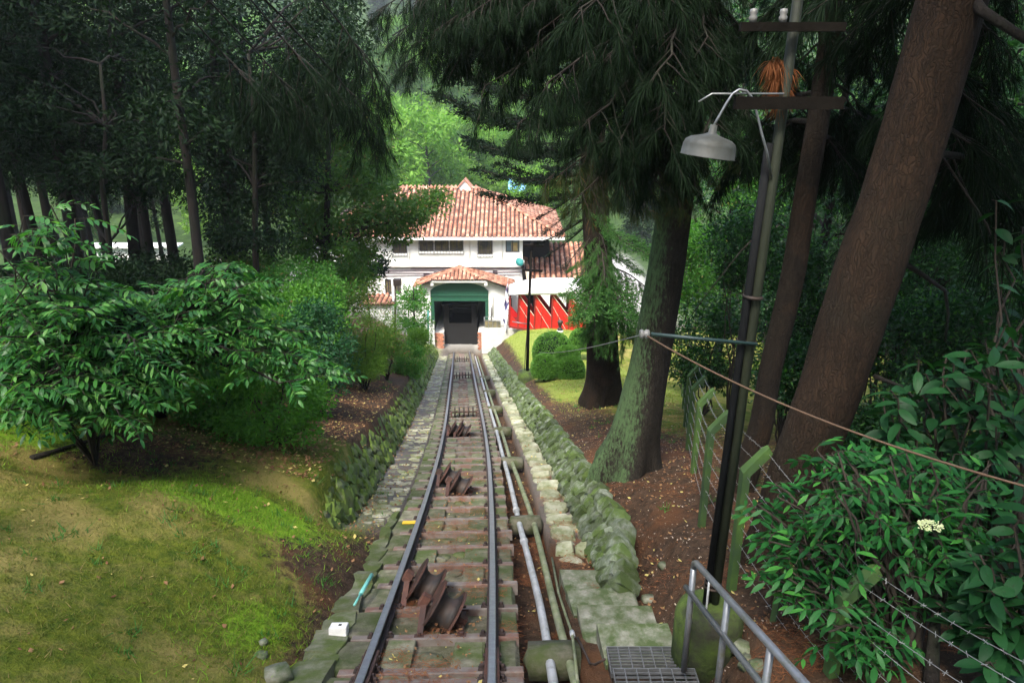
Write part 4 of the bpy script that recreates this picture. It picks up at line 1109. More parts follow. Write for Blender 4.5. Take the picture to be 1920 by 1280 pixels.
# ------------------------------------------------------------------ old red funicular carriage on the right
YA, YB = 41.6, 43.5
rc = thing('red_carriage', 'old bright red funicular carriage with a white roof on the grass bank', 'carriage', WY(1035, 635, YA))
def cpt(px, py): q = WY(px, py, YA); return (q.x, q.z)
def floor_py(px): return lerp(610, 634, (px - 955) / 155)
teeth = [(955, 972), (972, 1002), (1002, 1034), (1034, 1066), (1066, 1097), (1097, 1128)]
for Yq, nm in ((YA, 'side_panel'), (YB, 'side_panel')):
    for i, (a, b) in enumerate(teeth):
        t0 = 552 if i else 588
        poly = [cpt(a + .6, floor_py(a)), cpt(b - .6, floor_py(b)), cpt(b - .6, 592 if i else 606), cpt(a + .6, t0)]
        pn = part(nm, MB().add(*prism(poly, Yq, Yq + .07), 0, False), M['red'], rc)
        if Yq == YA and i:
            p0, p1 = cpt(a + 1.5, t0), cpt(b - .6, 592)
            part('trim', MB().add(*bar((p0[0], Yq - .015, p0[1]), (p1[0], Yq - .015, p1[1]), .07, .03), 0, False), M['cream'], pn)
            p0, p1 = cpt(a + 1.5, t0 + 20), cpt(b - 1.5, floor_py(b) - 2)
            part('stripe', MB().add(*bar((p0[0], Yq - .012, p0[1]), (p1[0], Yq - .012, p1[1]), .045, .02), 0, False), M['cream'], pn)
            xm_ = lerp(a, b, .45); q0, q1 = cpt(xm_, 577), cpt(xm_ - 3, floor_py(xm_) - 1)
            part('batten', MB().add(*bar((q1[0], Yq - .02, q1[1]), (q0[0], Yq - .02, q0[1]), .05, .03), 0, False), M['darkred'], pn)
    for a, b in teeth:
        q0, q1 = cpt(a - 1, floor_py(a)), cpt(a + 2.5, 549)
        part('post', MB().add(*bar((q0[0], Yq - .03, q0[1]), (q1[0], Yq - .03, q1[1]), .09, .08), 0, False), M['darkred'], rc)
    q0, q1 = cpt(955, floor_py(955) + 1.5), cpt(1128, floor_py(1128) + 1.5)
    part('sill_beam', MB().add(*bar((q0[0], Yq - .04, q0[1]), (q1[0], Yq - .04, q1[1]), .13, .12), 0, False), M['darkred'], rc)
    q0, q1 = cpt(957, 605), cpt(1128, 622)
f0, f1 = cpt(955, 611), cpt(1128, 637)
fm = MB(); quad(fm, (f0[0], YA, f0[1]), (f1[0], YA, f1[1]), (f1[0], YB, f1[1]), (f0[0], YB, f0[1]), .1)
part('floor', fm, M['darkred'], rc)
poly = [cpt(954, 549), cpt(1140, 549), cpt(1140, 533), cpt(1080, 531), cpt(1030, 530), cpt(1008, 531.5), cpt(985, 536), cpt(967, 542)]
V0, F0 = prism(poly, YA - .25, YB + .25)
# crown the roof across its width
mb = MB(); nseg = 6; xs_ = np.linspace(cpt(954, 549)[0], cpt(1140, 549)[0], 22); zt0 = cpt(960, 549)[1]
prof_x = [954, 967, 985, 1008, 1030, 1080, 1140]; prof_h = [0.0, 7, 13, 17.5, 19, 18, 16]
V = []
for x in xs_:
    px = 954 + (x - xs_[0]) / (xs_[-1] - xs_[0]) * 186
    hh = np.interp(px, prof_x, prof_h) * .031 + .06
    for k_ in range(nseg + 1):
        s = k_ / nseg * 2 - 1
        V.append((x, (YA + YB) / 2 + s * ((YB - YA) / 2 + .28), zt0 + hh * (1 - .55 * s * s) - (.10 if abs(s) == 1 else 0)))
n_ = nseg + 1
F = [(i * n_ + j, (i + 1) * n_ + j, (i + 1) * n_ + j + 1, i * n_ + j + 1) for i in range(21) for j in range(nseg)]
V2 = [(a, b, zt0 - .04) for a, b, c in V]
N0 = len(V); F2 = [tuple(N0 + q for q in f[::-1]) for f in F]
edge = [j * 1 for j in range(0)]
for i in range(21):
    for j in (0, nseg): F2.append((i * n_ + j, i * n_ + j + N0, (i + 1) * n_ + j + N0, (i + 1) * n_ + j))
for i in (0, 21):
    for j in range(nseg): F2.append((i * n_ + j, i * n_ + j + 1, i * n_ + j + 1 + N0, i * n_ + j + N0))
part('roof', MB().add(V + V2, F + F2), M['whitepaint'], rc)
for a in (985, 1017, 1049, 1081):
    q = cpt(a, 600)
    part('bench', MB().add(*box(q[0] - .2, q[0] + .2, YA + .15, YB - .1, q[1] - .35, q[1] + .1), 0, False), M['darkred'], rc)
for a in (1000, 1090):
    q = cpt(a, floor_py(a) + 8)
    part('wheel', MB().add(*xf(lathe([(.05, -.06), (.26, -.06), (.30, -.05), (.30, .06), (.05, .06)], 20), Matrix.Translation((q[0], YA + .2, q[1])) @ Matrix.Rotation(PI / 2, 4, 'X'))), M['dark'], rc)
q0, q1 = cpt(982, 632), cpt(1128, 652)
part('chassis', MB().add(*bar((q0[0], YA + .1, q0[1]), (q1[0], YA + .1, q1[1]), .16, .2), 0, False).add(*bar((q0[0], YB - .1, q0[1]), (q1[0], YB - .1, q1[1]), .16, .2), 0, False), M['darkred'], rc)
# white post with a dark ball finial
fp = thing('finial_post', 'pale post with a dark ball finial in front of the red carriage', 'post', WY(1050, 640, 33))
part('shaft', MB().add(*lathe([(.10, -1.2), (.10, .0), (.16, .02), (.16, .10), (.06, .12)], 14, Matrix.Translation(WY(1050, 623, 33)))), M['conc'], fp)
part('finial', MB().add(*lathe([(.05, .1), (.13, .13), (.13, .2), (.06, .24), (.06, .34), (.11, .37), (.06, .4), (.11, .44), (.145, .52), (.11, .60), (.0, .64)], 16, Matrix.Translation(WY(1050, 623, 33)))), M['darkiron'], fp)
# utility pole by the clipped bushes
pb = GP(988, 714)
up_ = thing('utility_pole', 'old wooden utility pole with two crossarms beside the clipped bushes', 'pole', pb)
def upt(px, py): return WY(px, py, pb.y)
part('shaft', MB().add(*tube([upt(988, 725), upt(991, 590), upt(997, 455)], [.06, .055, .045], 12)), M['timber'], up_)
for (a, b, py) in ((981, 1019, 458), (980, 1017, 504.5)):
    q0, q1 = upt(a, py), upt(b, py + 2)
    part('crossarm', MB().add(*bar((q0.x, pb.y - .12, q0.z), (q1.x, pb.y - .12, q1.z), .075, .075), 0, False), M['timber'], up_)
part('guy_wire', MB().add(*tube([upt(983, 714), upt(985, 660), upt(990, 600)], .016, 6)), M['darkiron'], up_)
part('bracket', MB().add(*tube([upt(960, 603), upt(994, 608)], .02, 6)), M['galv'], up_)
single('pole_block', MB().add(*xf(rock(5, 1, .1), Matrix.Translation(pb + Vector((.0, .0, .05))) @ Matrix.Diagonal((.6, .6, .7, 1)))), M['moss'], 'dark mossy block at the foot of the wooden utility pole', 'footing')
# ================================================================== vegetation
M['leaf_dark'] = leafmat('dark_forest_leaf', (.004, .013, .005), (.013, .034, .010), .2, .6, .15)
M['leaf_mid'] = leafmat('mid_green_leaf', (.034, .095, .015), (.080, .165, .026), .38, .5, .3, (.16, .13, .04), .03)
M['leaf_bush'] = leafmat('bush_leaf', (.040, .14, .024), (.10, .26, .04), .42, .5, .25, (.20, .16, .05), .03)
M['leaf_blue'] = leafmat('dark_bush_leaf', (.014, .065, .028), (.036, .125, .042), .3, .45, .3)
M['leaf_olive'] = leafmat('olive_bush_leaf', (.065, .14, .020), (.13, .23, .035), .42, .5, .3, (.26, .12, .05), .04)
M['leaf_skylit'] = leafmat('skylit_bush_leaf', (.06, .18, .025), (.13, .31, .045), .42, .5, .25)  # brighter copy of the bush leaf, open-sky light put into the colour
M['leaf_bright'] = leafmat('bright_hill_leaf', (.075, .19, .020), (.16, .30, .040), .40, .55, .25)
M['leaf_lime'] = leafmat('lime_leaf', (.10, .21, .025), (.17, .29, .05), .40, .55, .25)
M['leaf_walnut'] = leafmat('glossy_walnut_leaf', (.014, .075, .020), (.055, .195, .034), .34, .40, .33, (.11, .27, .06), .16)  # some leaves paler at random: highlights put into the colour
M['leaf_elder'] = leafmat('elder_leaf', (.010, .070, .018), (.028, .150, .030), .30, .5, .25, (.06, .24, .04), .12)
M['leaf_broad'] = leafmat('broad_leaf', (.008, .045, .014), (.020, .088, .024), .26, .5, .2)
M['leaf_under'] = leafmat('undergrowth_leaf', (.006, .032, .009), (.024, .090, .020), .32, .4, .35, (.075, .21, .035), .10)
M['topiary'] = leafmat('clipped_leaf', (.07, .19, .025), (.13, .29, .045), .25, .5, .3)
M['needle'] = leafmat('pine_needle', (.003, .009, .004), (.008, .020, .007), .05, .7, .08)
M['needle_olive'] = leafmat('olive_pine_needle', (.022, .042, .012), (.050, .075, .024), .2, .6, .15, (.16, .09, .03), .06)
M['cypress'] = leafmat('cypress_spray', (.004, .011, .006), (.010, .025, .011), .06, .7, .15)
M['cypress_green'] = leafmat('green_cypress_spray', (.032, .105, .024), (.080, .19, .045), .3, .6, .2)
M['deadneedle'] = leafmat('dry_orange_needle', (.12, .04, .015), (.19, .075, .03), .2, .8, .1)
M['bark'] = mat('dark_bark', (.022, .017, .013), (.010, .008, .007), (.020, .028, .012), scale=6, moss=.62, mscale=3, rough=.95, bump=.9, rv=.15, stretch=(1, 1, .3), bdist=.03)
M['twig'] = mat('twig_bark', (.045, .035, .025), (.028, .022, .016), scale=12, rough=.9, bump=.2, rv=0)
def bark(name, c1, c2, c3, mossc=None, side=None, mlev=.5):
    g = G(name); p = g.pos()
    q = g.n('ShaderNodeVectorMath', {0: p, 1: (1, 1, .13)}, operation='MULTIPLY').outputs[0]
    wv = g.n('ShaderNodeTexNoise', {'Vector': p, 'Scale': 5.0, 'Detail': 3.0}).outputs['Color']
    q = g.n('ShaderNodeVectorMath', {0: q, 1: g.n('ShaderNodeVectorMath', {0: wv, 'Scale': .16}, operation='SCALE').outputs[0]}, operation='ADD').outputs[0]
    v = g.n('ShaderNodeTexVoronoi', {'Vector': q, 'Scale': 34.0}, feature='DISTANCE_TO_EDGE').outputs['Distance']
    f = g.noise(q, 14, 5, .7); f2 = g.noise(p, 1.6, 4, .6)
    c = g.mix(g.ramp(f, .35, .65), c1, c2)
    c = g.mix(g.ramp(f2, .48, .62), c, c3)
    c = g.mix(g.ramp(v, -.06, .16), tuple(x * .8 for x in c2), c)
    if mossc:
        nn = g.n('ShaderNodeNewGeometry').outputs['Normal']
        d = g.n('ShaderNodeVectorMath', {0: nn, 1: side}, operation='DOT_PRODUCT').outputs['Value']
        sp = g.noise(g.n('ShaderNodeVectorMath', {0: p, 1: (1, 1, .3)}, operation='MULTIPLY').outputs[0], 30, 4, .75)
        zz = g.n('ShaderNodeSeparateXYZ', {0: p}).outputs[2]
        m = g.math('ADD', g.math('MULTIPLY', d, .32), g.math('ADD', g.math('MULTIPLY', f2, .45), g.math('MULTIPLY', sp, .95)))
        c = g.mix(g.ramp(m, mlev + .40, mlev + .62), c, mossc)
    h = g.math('ADD', g.math('MULTIPLY', g.ramp(v, 0, .16), .30), g.math('MULTIPLY', f, 1.3))
    b = g.n('ShaderNodeBump', {'Height': h, 'Strength': .9, 'Distance': .02}).outputs[0]
    return g.out(g.n('ShaderNodeBsdfPrincipled', {'Base Color': c, 'Roughness': .95, 'Specular IOR Level': .2, 'Normal': b}).outputs[0])
M['bark_mossy'] = bark('mossy_pine_bark', (.042, .036, .028), (.020, .017, .014), (.030, .026, .02), (.080, .135, .058), (-.95, -.25, .1), .41)
M['bark_red'] = bark('reddish_pine_bark', (.042, .025, .015), (.018, .012, .008), (.024, .018, .012), (.09, .075, .05), (-.9, -.3, .1), .72)
M['bark_grey'] = bark('grey_brown_bark', (.026, .020, .014), (.013, .010, .008), (.032, .020, .012))

def unit(a): return a / (np.linalg.norm(a, axis=1)[:, None] + 1e-9)
def leaf_quads(c, d, L, W, r=rng):
    """diamond leaves with a mid fold, one quad each"""
    n = len(c); L = np.broadcast_to(np.asarray(L, float), (n,))[:, None] * r.uniform(.7, 1.25, (n, 1)); W = L * (W)
    d = unit(d); s = unit(np.cross(d, unit(r.normal(0, 1, (n, 3))))); nn = np.cross(s, d)
    V = np.stack([c, c + d * L * .45 + s * W * .5 + nn * W * .12, c + d * L - nn * L * .06, c + d * L * .45 - s * W * .5 + nn * W * .12], 1).reshape(-1, 3)
    return V, np.arange(n * 4).reshape(n, 4)
def clump_leaves(cs, rad, npc, L, W, out=.7, down=.25, flat=.8, r=rng, ctr=None):
    cs = np.asarray(cs, float); k = len(cs)
    rad = np.broadcast_to(np.asarray(rad, float), (k,))
    o = r.normal(0, 1, (k, npc, 3)); o = o / (np.linalg.norm(o, axis=2)[..., None]) * (r.uniform(0, 1, (k, npc, 1)) ** .45)
    o[..., 2] *= flat
    p = cs[:, None] + o * rad[:, None, None]
    d = o * out + r.normal(0, .5, o.shape); d[..., 2] -= down
    return leaf_quads(p.reshape(-1, 3), d.reshape(-1, 3), L, W, r)
def limb(a, b, r0, r1, sag=.0, n=6, jit=.05, seg=6):
    a = np.array(a, float); b = np.array(b, float); t = np.linspace(0, 1, n)[:, None]
    L = np.linalg.norm(b - a)
    p = a + (b - a) * t; p[:, 2] += sag * L * 4 * (t * (1 - t))[:, 0]
    p[1:-1] += rng.normal(0, jit * L, (n - 2, 3)) * .5
    return tube(p, np.linspace(r0, r1, n), seg, False), p
def broad_tree(name, label, cat, h, r0, lo, cr, nl, npc, leafL, lm, seed, group=None, flat=.8, ncl=4, loc=(0, 0, 0), bm='bark', cl_r=.5):
    """a tree at the origin: tapered trunk with limbs, crown of leaf clumps on the limb ends"""
    r = np.random.default_rng(seed)
    t = thing(name, label, cat, (0, 0, 0), group)
    n = 9; zz = np.linspace(-.4, h * .96, n); lean = r.normal(0, .02, 2)
    pts = np.stack([lean[0] * zz + np.cumsum(r.normal(0, .05, n)), lean[1] * zz + np.cumsum(r.normal(0, .05, n)), zz], -1)
    tr = MB().add(*tube(pts, r0 * (1 - .78 * (zz - zz[0]) / (h + .4)) * (1 + .35 * np.exp(-np.maximum(zz, 0) * 3)), 9))
    cs = []; cr_ = []
    for i in range(nl):
        q = (i + r.uniform(.2, .8)) / nl; z = lo + (h - lo) * q
        az = i * 2.4 + r.uniform(-.6, .6)
        env = math.sin(PI * min(1, .18 + .80 * (1 - q) ** .8)) ** .7
        Ln = cr * env * r.uniform(.65, 1.1)
        base = np.array([np.interp(z * .94, zz, pts[:, k]) for k in range(3)])
        tip = base + np.array([math.cos(az) * Ln, math.sin(az) * Ln, Ln * r.uniform(.15, .6)])
        tv, lp_ = limb(base, tip, r0 * .32 * (1 - q * .6), .012, .06)
        tr.add(*tv)
        for j in range(ncl):
            f_ = r.uniform(.45, 1.05); c = base + (tip - base) * f_ + r.normal(0, .22 * cl_r / .5, 3) * np.array([1, 1, .7])
            cs.append(c); cr_.append(cl_r * r.uniform(.6, 1.25))
    for j in range(ncl * 2):
        cs.append(pts[-1] + r.normal(0, .4, 3) * cl_r * 1.6); cr_.append(cl_r * r.uniform(.6, 1.1))
    part('trunk', tr, M[bm], t)
    part('crown', MB().add(*clump_leaves(cs, cr_, npc, leafL, .38, flat=flat, r=r), 0, False), M[lm], t)
    t.location = loc
    return t
def place(t, x, y, rz=0, sc=1, first=False, label=None, group=None, dz=-.1):
    loc = (x, y, gz(x, y) + dz)
    if first:
        t.location = loc; t.rotation_euler = (0, 0, rz); t.scale = (sc,) * 3
        if label: t['label'] = label
        return t
    return copy_tree(t, loc, rz, sc, label, group)
# ------------------------------------------------------------------ left forest: the trunks one can tell apart
ft = [broad_tree('forest_tree', 'x', 'tree', h, r0, lo, cr_, nl, 90, .15, 'leaf_dark', s, 'dark forest trees left of the track', cl_r=.62) for h, r0, lo, cr_, nl, s in ((14, .16, 4.6, 2.3, 22, 1), (12.5, .13, 4.2, 1.9, 20, 2), (15.5, .19, 5.4, 2.6, 24, 3))]
FT = [(12, 15, 0, 1.0, 'dark leaning forest trunk at the very left edge of the photo'), (62, 18, 1, 1.0, 'dark forest trunk, second from the left edge'), (128, 17, 2, .95, 'dark forest trunk standing behind the tall walnut leaf spray'),
      (182, 22, 1, 1.05, 'slim dark forest trunk left of the bright gap'), (232, 17.5, 2, .9, 'thick dark forest trunk in front of the bright gap'), (275, 23, 0, 1.05, 'slim dark forest trunk right of the bright gap'),
      (318, 22, 2, 1.0, 'dark forest trunk in the middle of the left forest'), (362, 14.5, 1, .98, 'straight slender black trunk running to the top of the photo'), (415, 21, 2, 1.0, 'dark forest trunk just right of the straight slender one'),
      (442, 24, 1, 1.1, 'thin dark forest trunk above the walnut shrub tip'), (505, 25, 0, 1.0, 'dark forest trunk nearest to the leafy tree'), (95, 25, 0, 1.1, 'dim forest trunk behind the second trunk from the left edge')]
used = set()
for px, d, v, sc, lab in FT:
    p = P(px, 430, d)
    o = place(ft[v], p.x, p.y, random.uniform(0, 6.3), sc, first=v not in used, label=lab); used.add(v)
r = np.random.default_rng(5)
bgl = 'dark tree deep in the left forest among many alike'
for i in range(46):
    y = r.uniform(20, 44); u = -r.uniform(9 + max(0, (y - 26)) * .25, 40)
    place(ft[i % 3], float(cx(y)) + u, y, r.uniform(0, 6.3), r.uniform(.85, 1.3), label=bgl, group='background trees of the left forest')
for i in range(34):      # unseen, added beside and behind the camera to shade the lawn
    y = r.uniform(-18, 13); u = -r.uniform(10.5, 26)
    place(ft[i % 3], float(cx(max(y, -4))) + u, y, r.uniform(0, 6.3), r.uniform(1.2, 1.6), label='unseen dark tree added at the near left to shade the lawn', group='unseen trees added to shade the lawn')
# ------------------------------------------------------------------ hillside trees behind the station
ht = [broad_tree('hillside_tree', 'x', 'tree', h, .22, 1.2, cr_, 26, 70, .42, lm, s, 'trees on the hillside behind the station', cl_r=1.0, ncl=4) for h, cr_, lm, s in ((10, 3.8, 'leaf_bright', 21), (12, 3.4, 'leaf_mid', 22), (9, 4.0, 'leaf_lime', 23), (12, 3.2, 'leaf_dark', 24))]
spec_ = [(830, 262, 92, 2, 1.15, 'pale lime green round tree right behind the station roof'), (720, 300, 84, 1, 1.0, 'dark green tree behind the left end of the station roof'), (930, 290, 86, 0, 1.0, 'bright green tree behind the right end of the station roof'),
         (765, 320, 80, 0, .9, 'bright bushy tree just above the roof ridge on the left'), (790, 190, 130, 0, 1.25, 'brightest green tree high in the gap between the dark branches'), (745, 215, 125, 1, 1.2, 'blue green tree left of the brightest hillside tree'),
         (880, 320, 79, 2, .8, 'lime tree directly behind the little ridge gable'), (690, 330, 74, 1, .9, 'mid green tree behind the leafy tree and the roof')]
usd = set()
for px, py, d, v, sc, lab in spec_:
    p = P(px, py, d); place(ht[v], p.x, p.y, r.uniform(0, 6), sc, first=v not in usd, label=lab); usd.add(v)
if 3 not in usd:
    p = P(860, 200, 150); place(ht[3], p.x, p.y, 0, 1.2, first=True, label='dark blue green tree high on the far hillside')
k = 0
for y in np.arange(76, 250, 11):
    for x in np.arange(-.72 * y, .62 * y, 10 + y * .02):
        if r.random() < .12: continue
        xx = x + r.uniform(-3, 3); y2 = y + r.uniform(-4, 4)
        cpx = 960 + xx / y2 * FPX
        if not (100 < cpx < 1100) and r.random() < .55: continue
        if k > 230: break
        k += 1
        place(ht[int(r.choice([0, 1, 1, 2, 3], p=[.36, .15, .12, .25, .12]))], xx, y2, r.uniform(0, 6.3), r.uniform(.8, 1.35), label='green tree in the wood on the hillside behind the station', group='wood on the hillside')
# far wood, read as one mass
mb = MB()
for i in range(900):
    y = r.uniform(250, 480); x = r.uniform(-.8, .7) * y; z = gz(x, y)
    cs = np.array([x, y, z + 4]) + r.normal(0, 1, (7, 3)) * np.array([2.5, 2.5, 2])
    mb.add(*clump_leaves(cs, 2.2, 14, 1.5, .6, r=r), 0, False)
o = part('distant_wood', mb, M['leaf_mid'], None, kind='stuff')
# ------------------------------------------------------------------ crowns laid out by region
def px_clumps(regs, r):
    out = []
    for px, py, rx, ry, d, dd, n in regs:
        for _ in range(n):
            a = r.uniform(0, 2 * PI); q = r.uniform(0, 1) ** .5; dz = d + r.normal(0, dd) * .6
            out.append(P(px + rx * q * math.cos(a), py + ry * q * math.sin(a), dz))
    return np.array([tuple(v) for v in out])
def px_tree(name, label, cat, trunk, regs, rad, npc, L, lm, seed, W=.38, r0=.12, bm='bark', down=.25, nlimb=12, group=None, twigr=.012):
    r = np.random.default_rng(seed)
    cs = px_clumps(regs, r)
    base = Vector(trunk[0]); t = thing(name, label, cat, base, group)
    pts = np.array([tuple(v) for v in trunk]); k = len(pts)
    tr = MB().add(*tube(pts, np.linspace(r0, r0 * .3, k), 10))
    for c in cs[r.permutation(len(cs))[:nlimb]]:
        j = np.argmin(np.linalg.norm(pts - c, axis=1) + np.maximum(0, pts[:, 2] - c[2] + .1) * 2)
        tr.add(*limb(pts[j], c, r0 * .28, twigr, .05)[0])
    part('trunk', tr, M[bm], t)
    part('crown', MB().add(*clump_leaves(cs, rad * r.uniform(.6, 1.3, len(cs)), npc, L, W, r=r, down=down), 0, False), M[lm], t)
    return t
def column(px, py0, py1, d, n=6, wob=.05, ground=True):
    p = P(px, py0, d)
    if ground: p.z = gz(p.x, p.y) - .1
    q = WY(px, py1, p.y)
    pts = [p.lerp(q, t) for t in np.linspace(0, 1, n)]
    return [v + Vector((random.gauss(0, wob), random.gauss(0, wob), 0)) for v in pts]
px_tree('leafy_tree', 'mid green small leaved tree leaning across the left end of the station roof', 'tree', column(610, 560, 120, 24),
        [(610, 330, 110, 120, 24, 2.2, 85), (650, 250, 70, 110, 25, 2, 40), (625, 450, 80, 70, 24, 2, 50), (700, 330, 40, 90, 24, 1.5, 22), (745, 395, 55, 20, 24, 1, 20), (800, 375, 32, 14, 24, .8, 9), (755, 432, 30, 14, 24, .8, 8), (682, 480, 18, 50, 24, 1, 12), (680, 220, 22, 80, 25, 1, 14)],
        .55, 130, .16, 'leaf_mid', 31, r0=.16, nlimb=40)
px_tree('leafy_tree', 'dark leafy tree between the forest trunks and the leafy roof side tree', 'tree', column(470, 560, 100, 19),
        [(480, 300, 80, 110, 19, 2, 45), (540, 260, 70, 90, 20, 2, 35), (610, 70, 80, 100, 18, 2, 60), (560, 190, 70, 70, 18, 2, 30), (630, 170, 35, 60, 19, 2, 18), (470, 430, 70, 50, 19, 2, 22), (420, 200, 60, 80, 20, 2, 24)], .5, 120, .14, 'leaf_dark', 32, r0=.11, nlimb=26)
px_tree('leafy_tree', 'dim leafy understorey tree at the far left behind the walnut shrub', 'tree', column(190, 560, 120, 16),
        [(150, 260, 130, 90, 16, 2, 60), (250, 170, 110, 80, 17, 2, 45), (60, 180, 80, 80, 16, 2, 26), (290, 300, 70, 80, 18, 2, 25)], .48, 110, .13, 'leaf_dark', 33, r0=.09, nlimb=26)
px_tree('leafy_tree', 'tree of darker leaves overhanging the portal bank on the left', 'tree', column(775, 640, 540, 37),
        [(770, 575, 22, 40, 37, 1, 18), (785, 610, 18, 25, 36, 1, 10)], .5, 130, .17, 'leaf_bush', 34, r0=.08, nlimb=10)
px_tree('sapling', 'purple tinged slim sapling in front of the left end of the white facade', 'tree', column(690, 560, 480, 30),
        [(705, 500, 22, 32, 30, .8, 14)], .4, 60, .16, 'leaf_dark', 35, r0=.05, nlimb=10)
# ------------------------------------------------------------------ bushes
def bush(name, label, px, py, rx, ry, d, n, npc, L, lm, seed, W=.4, cat='bush', rad=.28, group=None, stems=9, tall=1.0):
    r = np.random.default_rng(seed)
    c = P(px, py, d); X = rx / FPX * d; Z = ry / FPX * d
    cs = []
    for _ in range(n):
        v = r.normal(0, 1, 3); v /= np.linalg.norm(v); v *= r.uniform(.45, 1.0) ** .6
        q = Vector((c.x + v[0] * X, c.y + v[1] * X * .9, c.z + v[2] * Z))
        q.z = max(q.z, gz(q.x, q.y) + .05); cs.append(tuple(q))
    cs = np.array(cs); base = Vector((c.x, c.y, gz(c.x, c.y) - .05))
    t = thing(name, label, cat, base, group)
    st_ = MB()
    for q in cs[r.permutation(n)[:stems]]: st_.add(*limb(base, q, .022, .005, .05)[0])
    part('stem', st_, M['twig'], t)
    part('foliage', MB().add(*clump_leaves(cs, rad * r.uniform(.6, 1.3, n), npc, L, W, r=r, out=.8, down=.05), 0, False), M[lm], t)
    return t
bush('bush', 'bright small leaved bush at the edge of the lawn by the stone wall', 505, 745, 112, 92, 10.6, 80, 100, .085, 'leaf_skylit', 41, rad=.24)
bush('bush', 'wide mid green bush joining the walnut shrub to the bank bushes', 470, 640, 110, 70, 13, 60, 120, .09, 'leaf_bush', 56, rad=.34)
bush('bush', 'bushy green growth under the leafy trees above the bank', 560, 600, 90, 60, 16, 60, 120, .1, 'leaf_skylit', 57, rad=.36)
bush('bush', 'low shaded bush under the left half of the walnut shrub', 130, 735, 150, 45, 10.2, 50, 110, .085, 'leaf_blue', 58, rad=.26)
bush('bush', 'low bush between the walnut trunk and the bright lawn edge bush', 395, 755, 60, 40, 10.8, 34, 110, .08, 'leaf_bush', 59, rad=.22)
bush('bush', 'olive small leaved bush with reddish tips beside the walnut trunk', 400, 700, 90, 80, 11.5, 50, 110, .075, 'leaf_olive', 42, rad=.26)
bush('bush', 'dark blue green bush overhanging the bare bank above the left wall', 590, 655, 70, 95, 13.5, 60, 120, .085, 'leaf_blue', 43, rad=.28)
bush('bush', 'mid green bush behind the dark blue green bush', 545, 555, 105, 60, 17, 70, 150, .09, 'leaf_bush', 44, rad=.34)
bush('bush', 'olive brown feathery bush in the middle of the left bank', 675, 600, 72, 70, 19, 70, 170, .075, 'leaf_olive', 45, W=.25, rad=.34)
bush('bush', 'light grassy green bush below the feathery olive one', 680, 680, 42, 32, 19, 32, 130, .13, 'leaf_lime', 46, W=.14, rad=.26)
bush('bush', 'bright green rounded bush at the end of the left wall', 765, 678, 28, 34, 25, 50, 160, .07, 'leaf_bush', 47, rad=.26)
bush('bush', 'green bush between the feathery bush and the rounded bush', 722, 655, 36, 45, 22, 40, 150, .085, 'leaf_olive', 48, rad=.3)
bush('bush', 'tangled pale green bush on the bank beside the station mouth', 785, 640, 20, 28, 33, 30, 110, .11, 'leaf_lime', 49, rad=.32)
bush('bush', 'mid green bush below the leafy roof side tree', 620, 540, 70, 50, 22, 60, 150, .11, 'leaf_mid', 50, rad=.42)
bush('bush', 'dim bush under the forest trunks behind the walnut shrub', 330, 560, 140, 55, 15, 60, 120, .10, 'leaf_dark', 51, rad=.4)
bush('bush', 'shaded bush at the left edge below the walnut spray', 60, 560, 130, 70, 11, 60, 120, .10, 'leaf_dark', 52, rad=.34)
bush('bush', 'broad dark bush filling the gap behind the walnut shrub', 200, 560, 130, 60, 12.5, 60, 120, .09, 'leaf_dark', 54, rad=.36)
bush('bush', 'low dark bush under the thick trunk in front of the bright gap', 270, 520, 110, 40, 17, 50, 120, .1, 'leaf_dark', 55, rad=.42)
bush('bush', 'dense green bush right of the forest trunks', 450, 500, 70, 45, 20, 44, 130, .10, 'leaf_mid', 53, rad=.42)
# weeds on the far left bank
# ------------------------------------------------------------------ clipped bushes by the utility pole
def topiary(label, px, py, rx, ry, d, seed):
    r = np.random.default_rng(seed)
    c = P(px, py, d); X = rx / FPX * d; Z = ry / FPX * d * 1.05
    t = thing('clipped_bush', label, 'clipped bush', (c.x, c.y, gz(c.x, c.y) - .02), 'clipped bushes on the station lawn')
    z0 = c.z - Z
    def surf(n, k=1.0):
        v = r.normal(0, 1, (n, 3)); v /= np.linalg.norm(v, axis=1)[:, None]
        v[:, 2] = np.abs(v[:, 2]) * 1.3 - .55; 
        e = np.array([X, X, Z]) * k
        return v, np.array(c) + v / np.maximum(1e-6, (np.abs(v) ** 2.1).sum(1) ** (1 / 2.1))[:, None] * e
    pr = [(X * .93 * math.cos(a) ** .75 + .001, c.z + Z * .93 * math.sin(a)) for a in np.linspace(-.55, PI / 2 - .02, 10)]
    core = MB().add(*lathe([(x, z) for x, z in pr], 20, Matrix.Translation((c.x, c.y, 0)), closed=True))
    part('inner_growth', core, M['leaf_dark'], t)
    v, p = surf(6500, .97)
    d_ = v + r.normal(0, .55, v.shape)
    part('foliage', MB().add(*leaf_quads(p, d_, .075, .5, r), 0, False), M['topiary'], t)
    part('stem', MB().add(*tube([(c.x, c.y, gz(c.x, c.y) - .2), (c.x, c.y, c.z)], .05, 8)), M['twig'], t)
topiary('tallest clipped bush, rounded cone behind the other clipped bushes', 1036, 660, 37, 36, 27.5, 61)
topiary('round clipped bush at front left beside the utility pole', 1021, 690, 24, 25, 25, 62)
topiary('small clipped mound in the middle of the clipped bushes', 1063, 668, 23, 18, 26.2, 63)
topiary('clipped bush at front right below the small mound', 1070, 694, 25, 25, 25, 64)
topiary('clipped bush at the back right in front of the red carriage', 1088, 641, 20, 25, 31, 65)
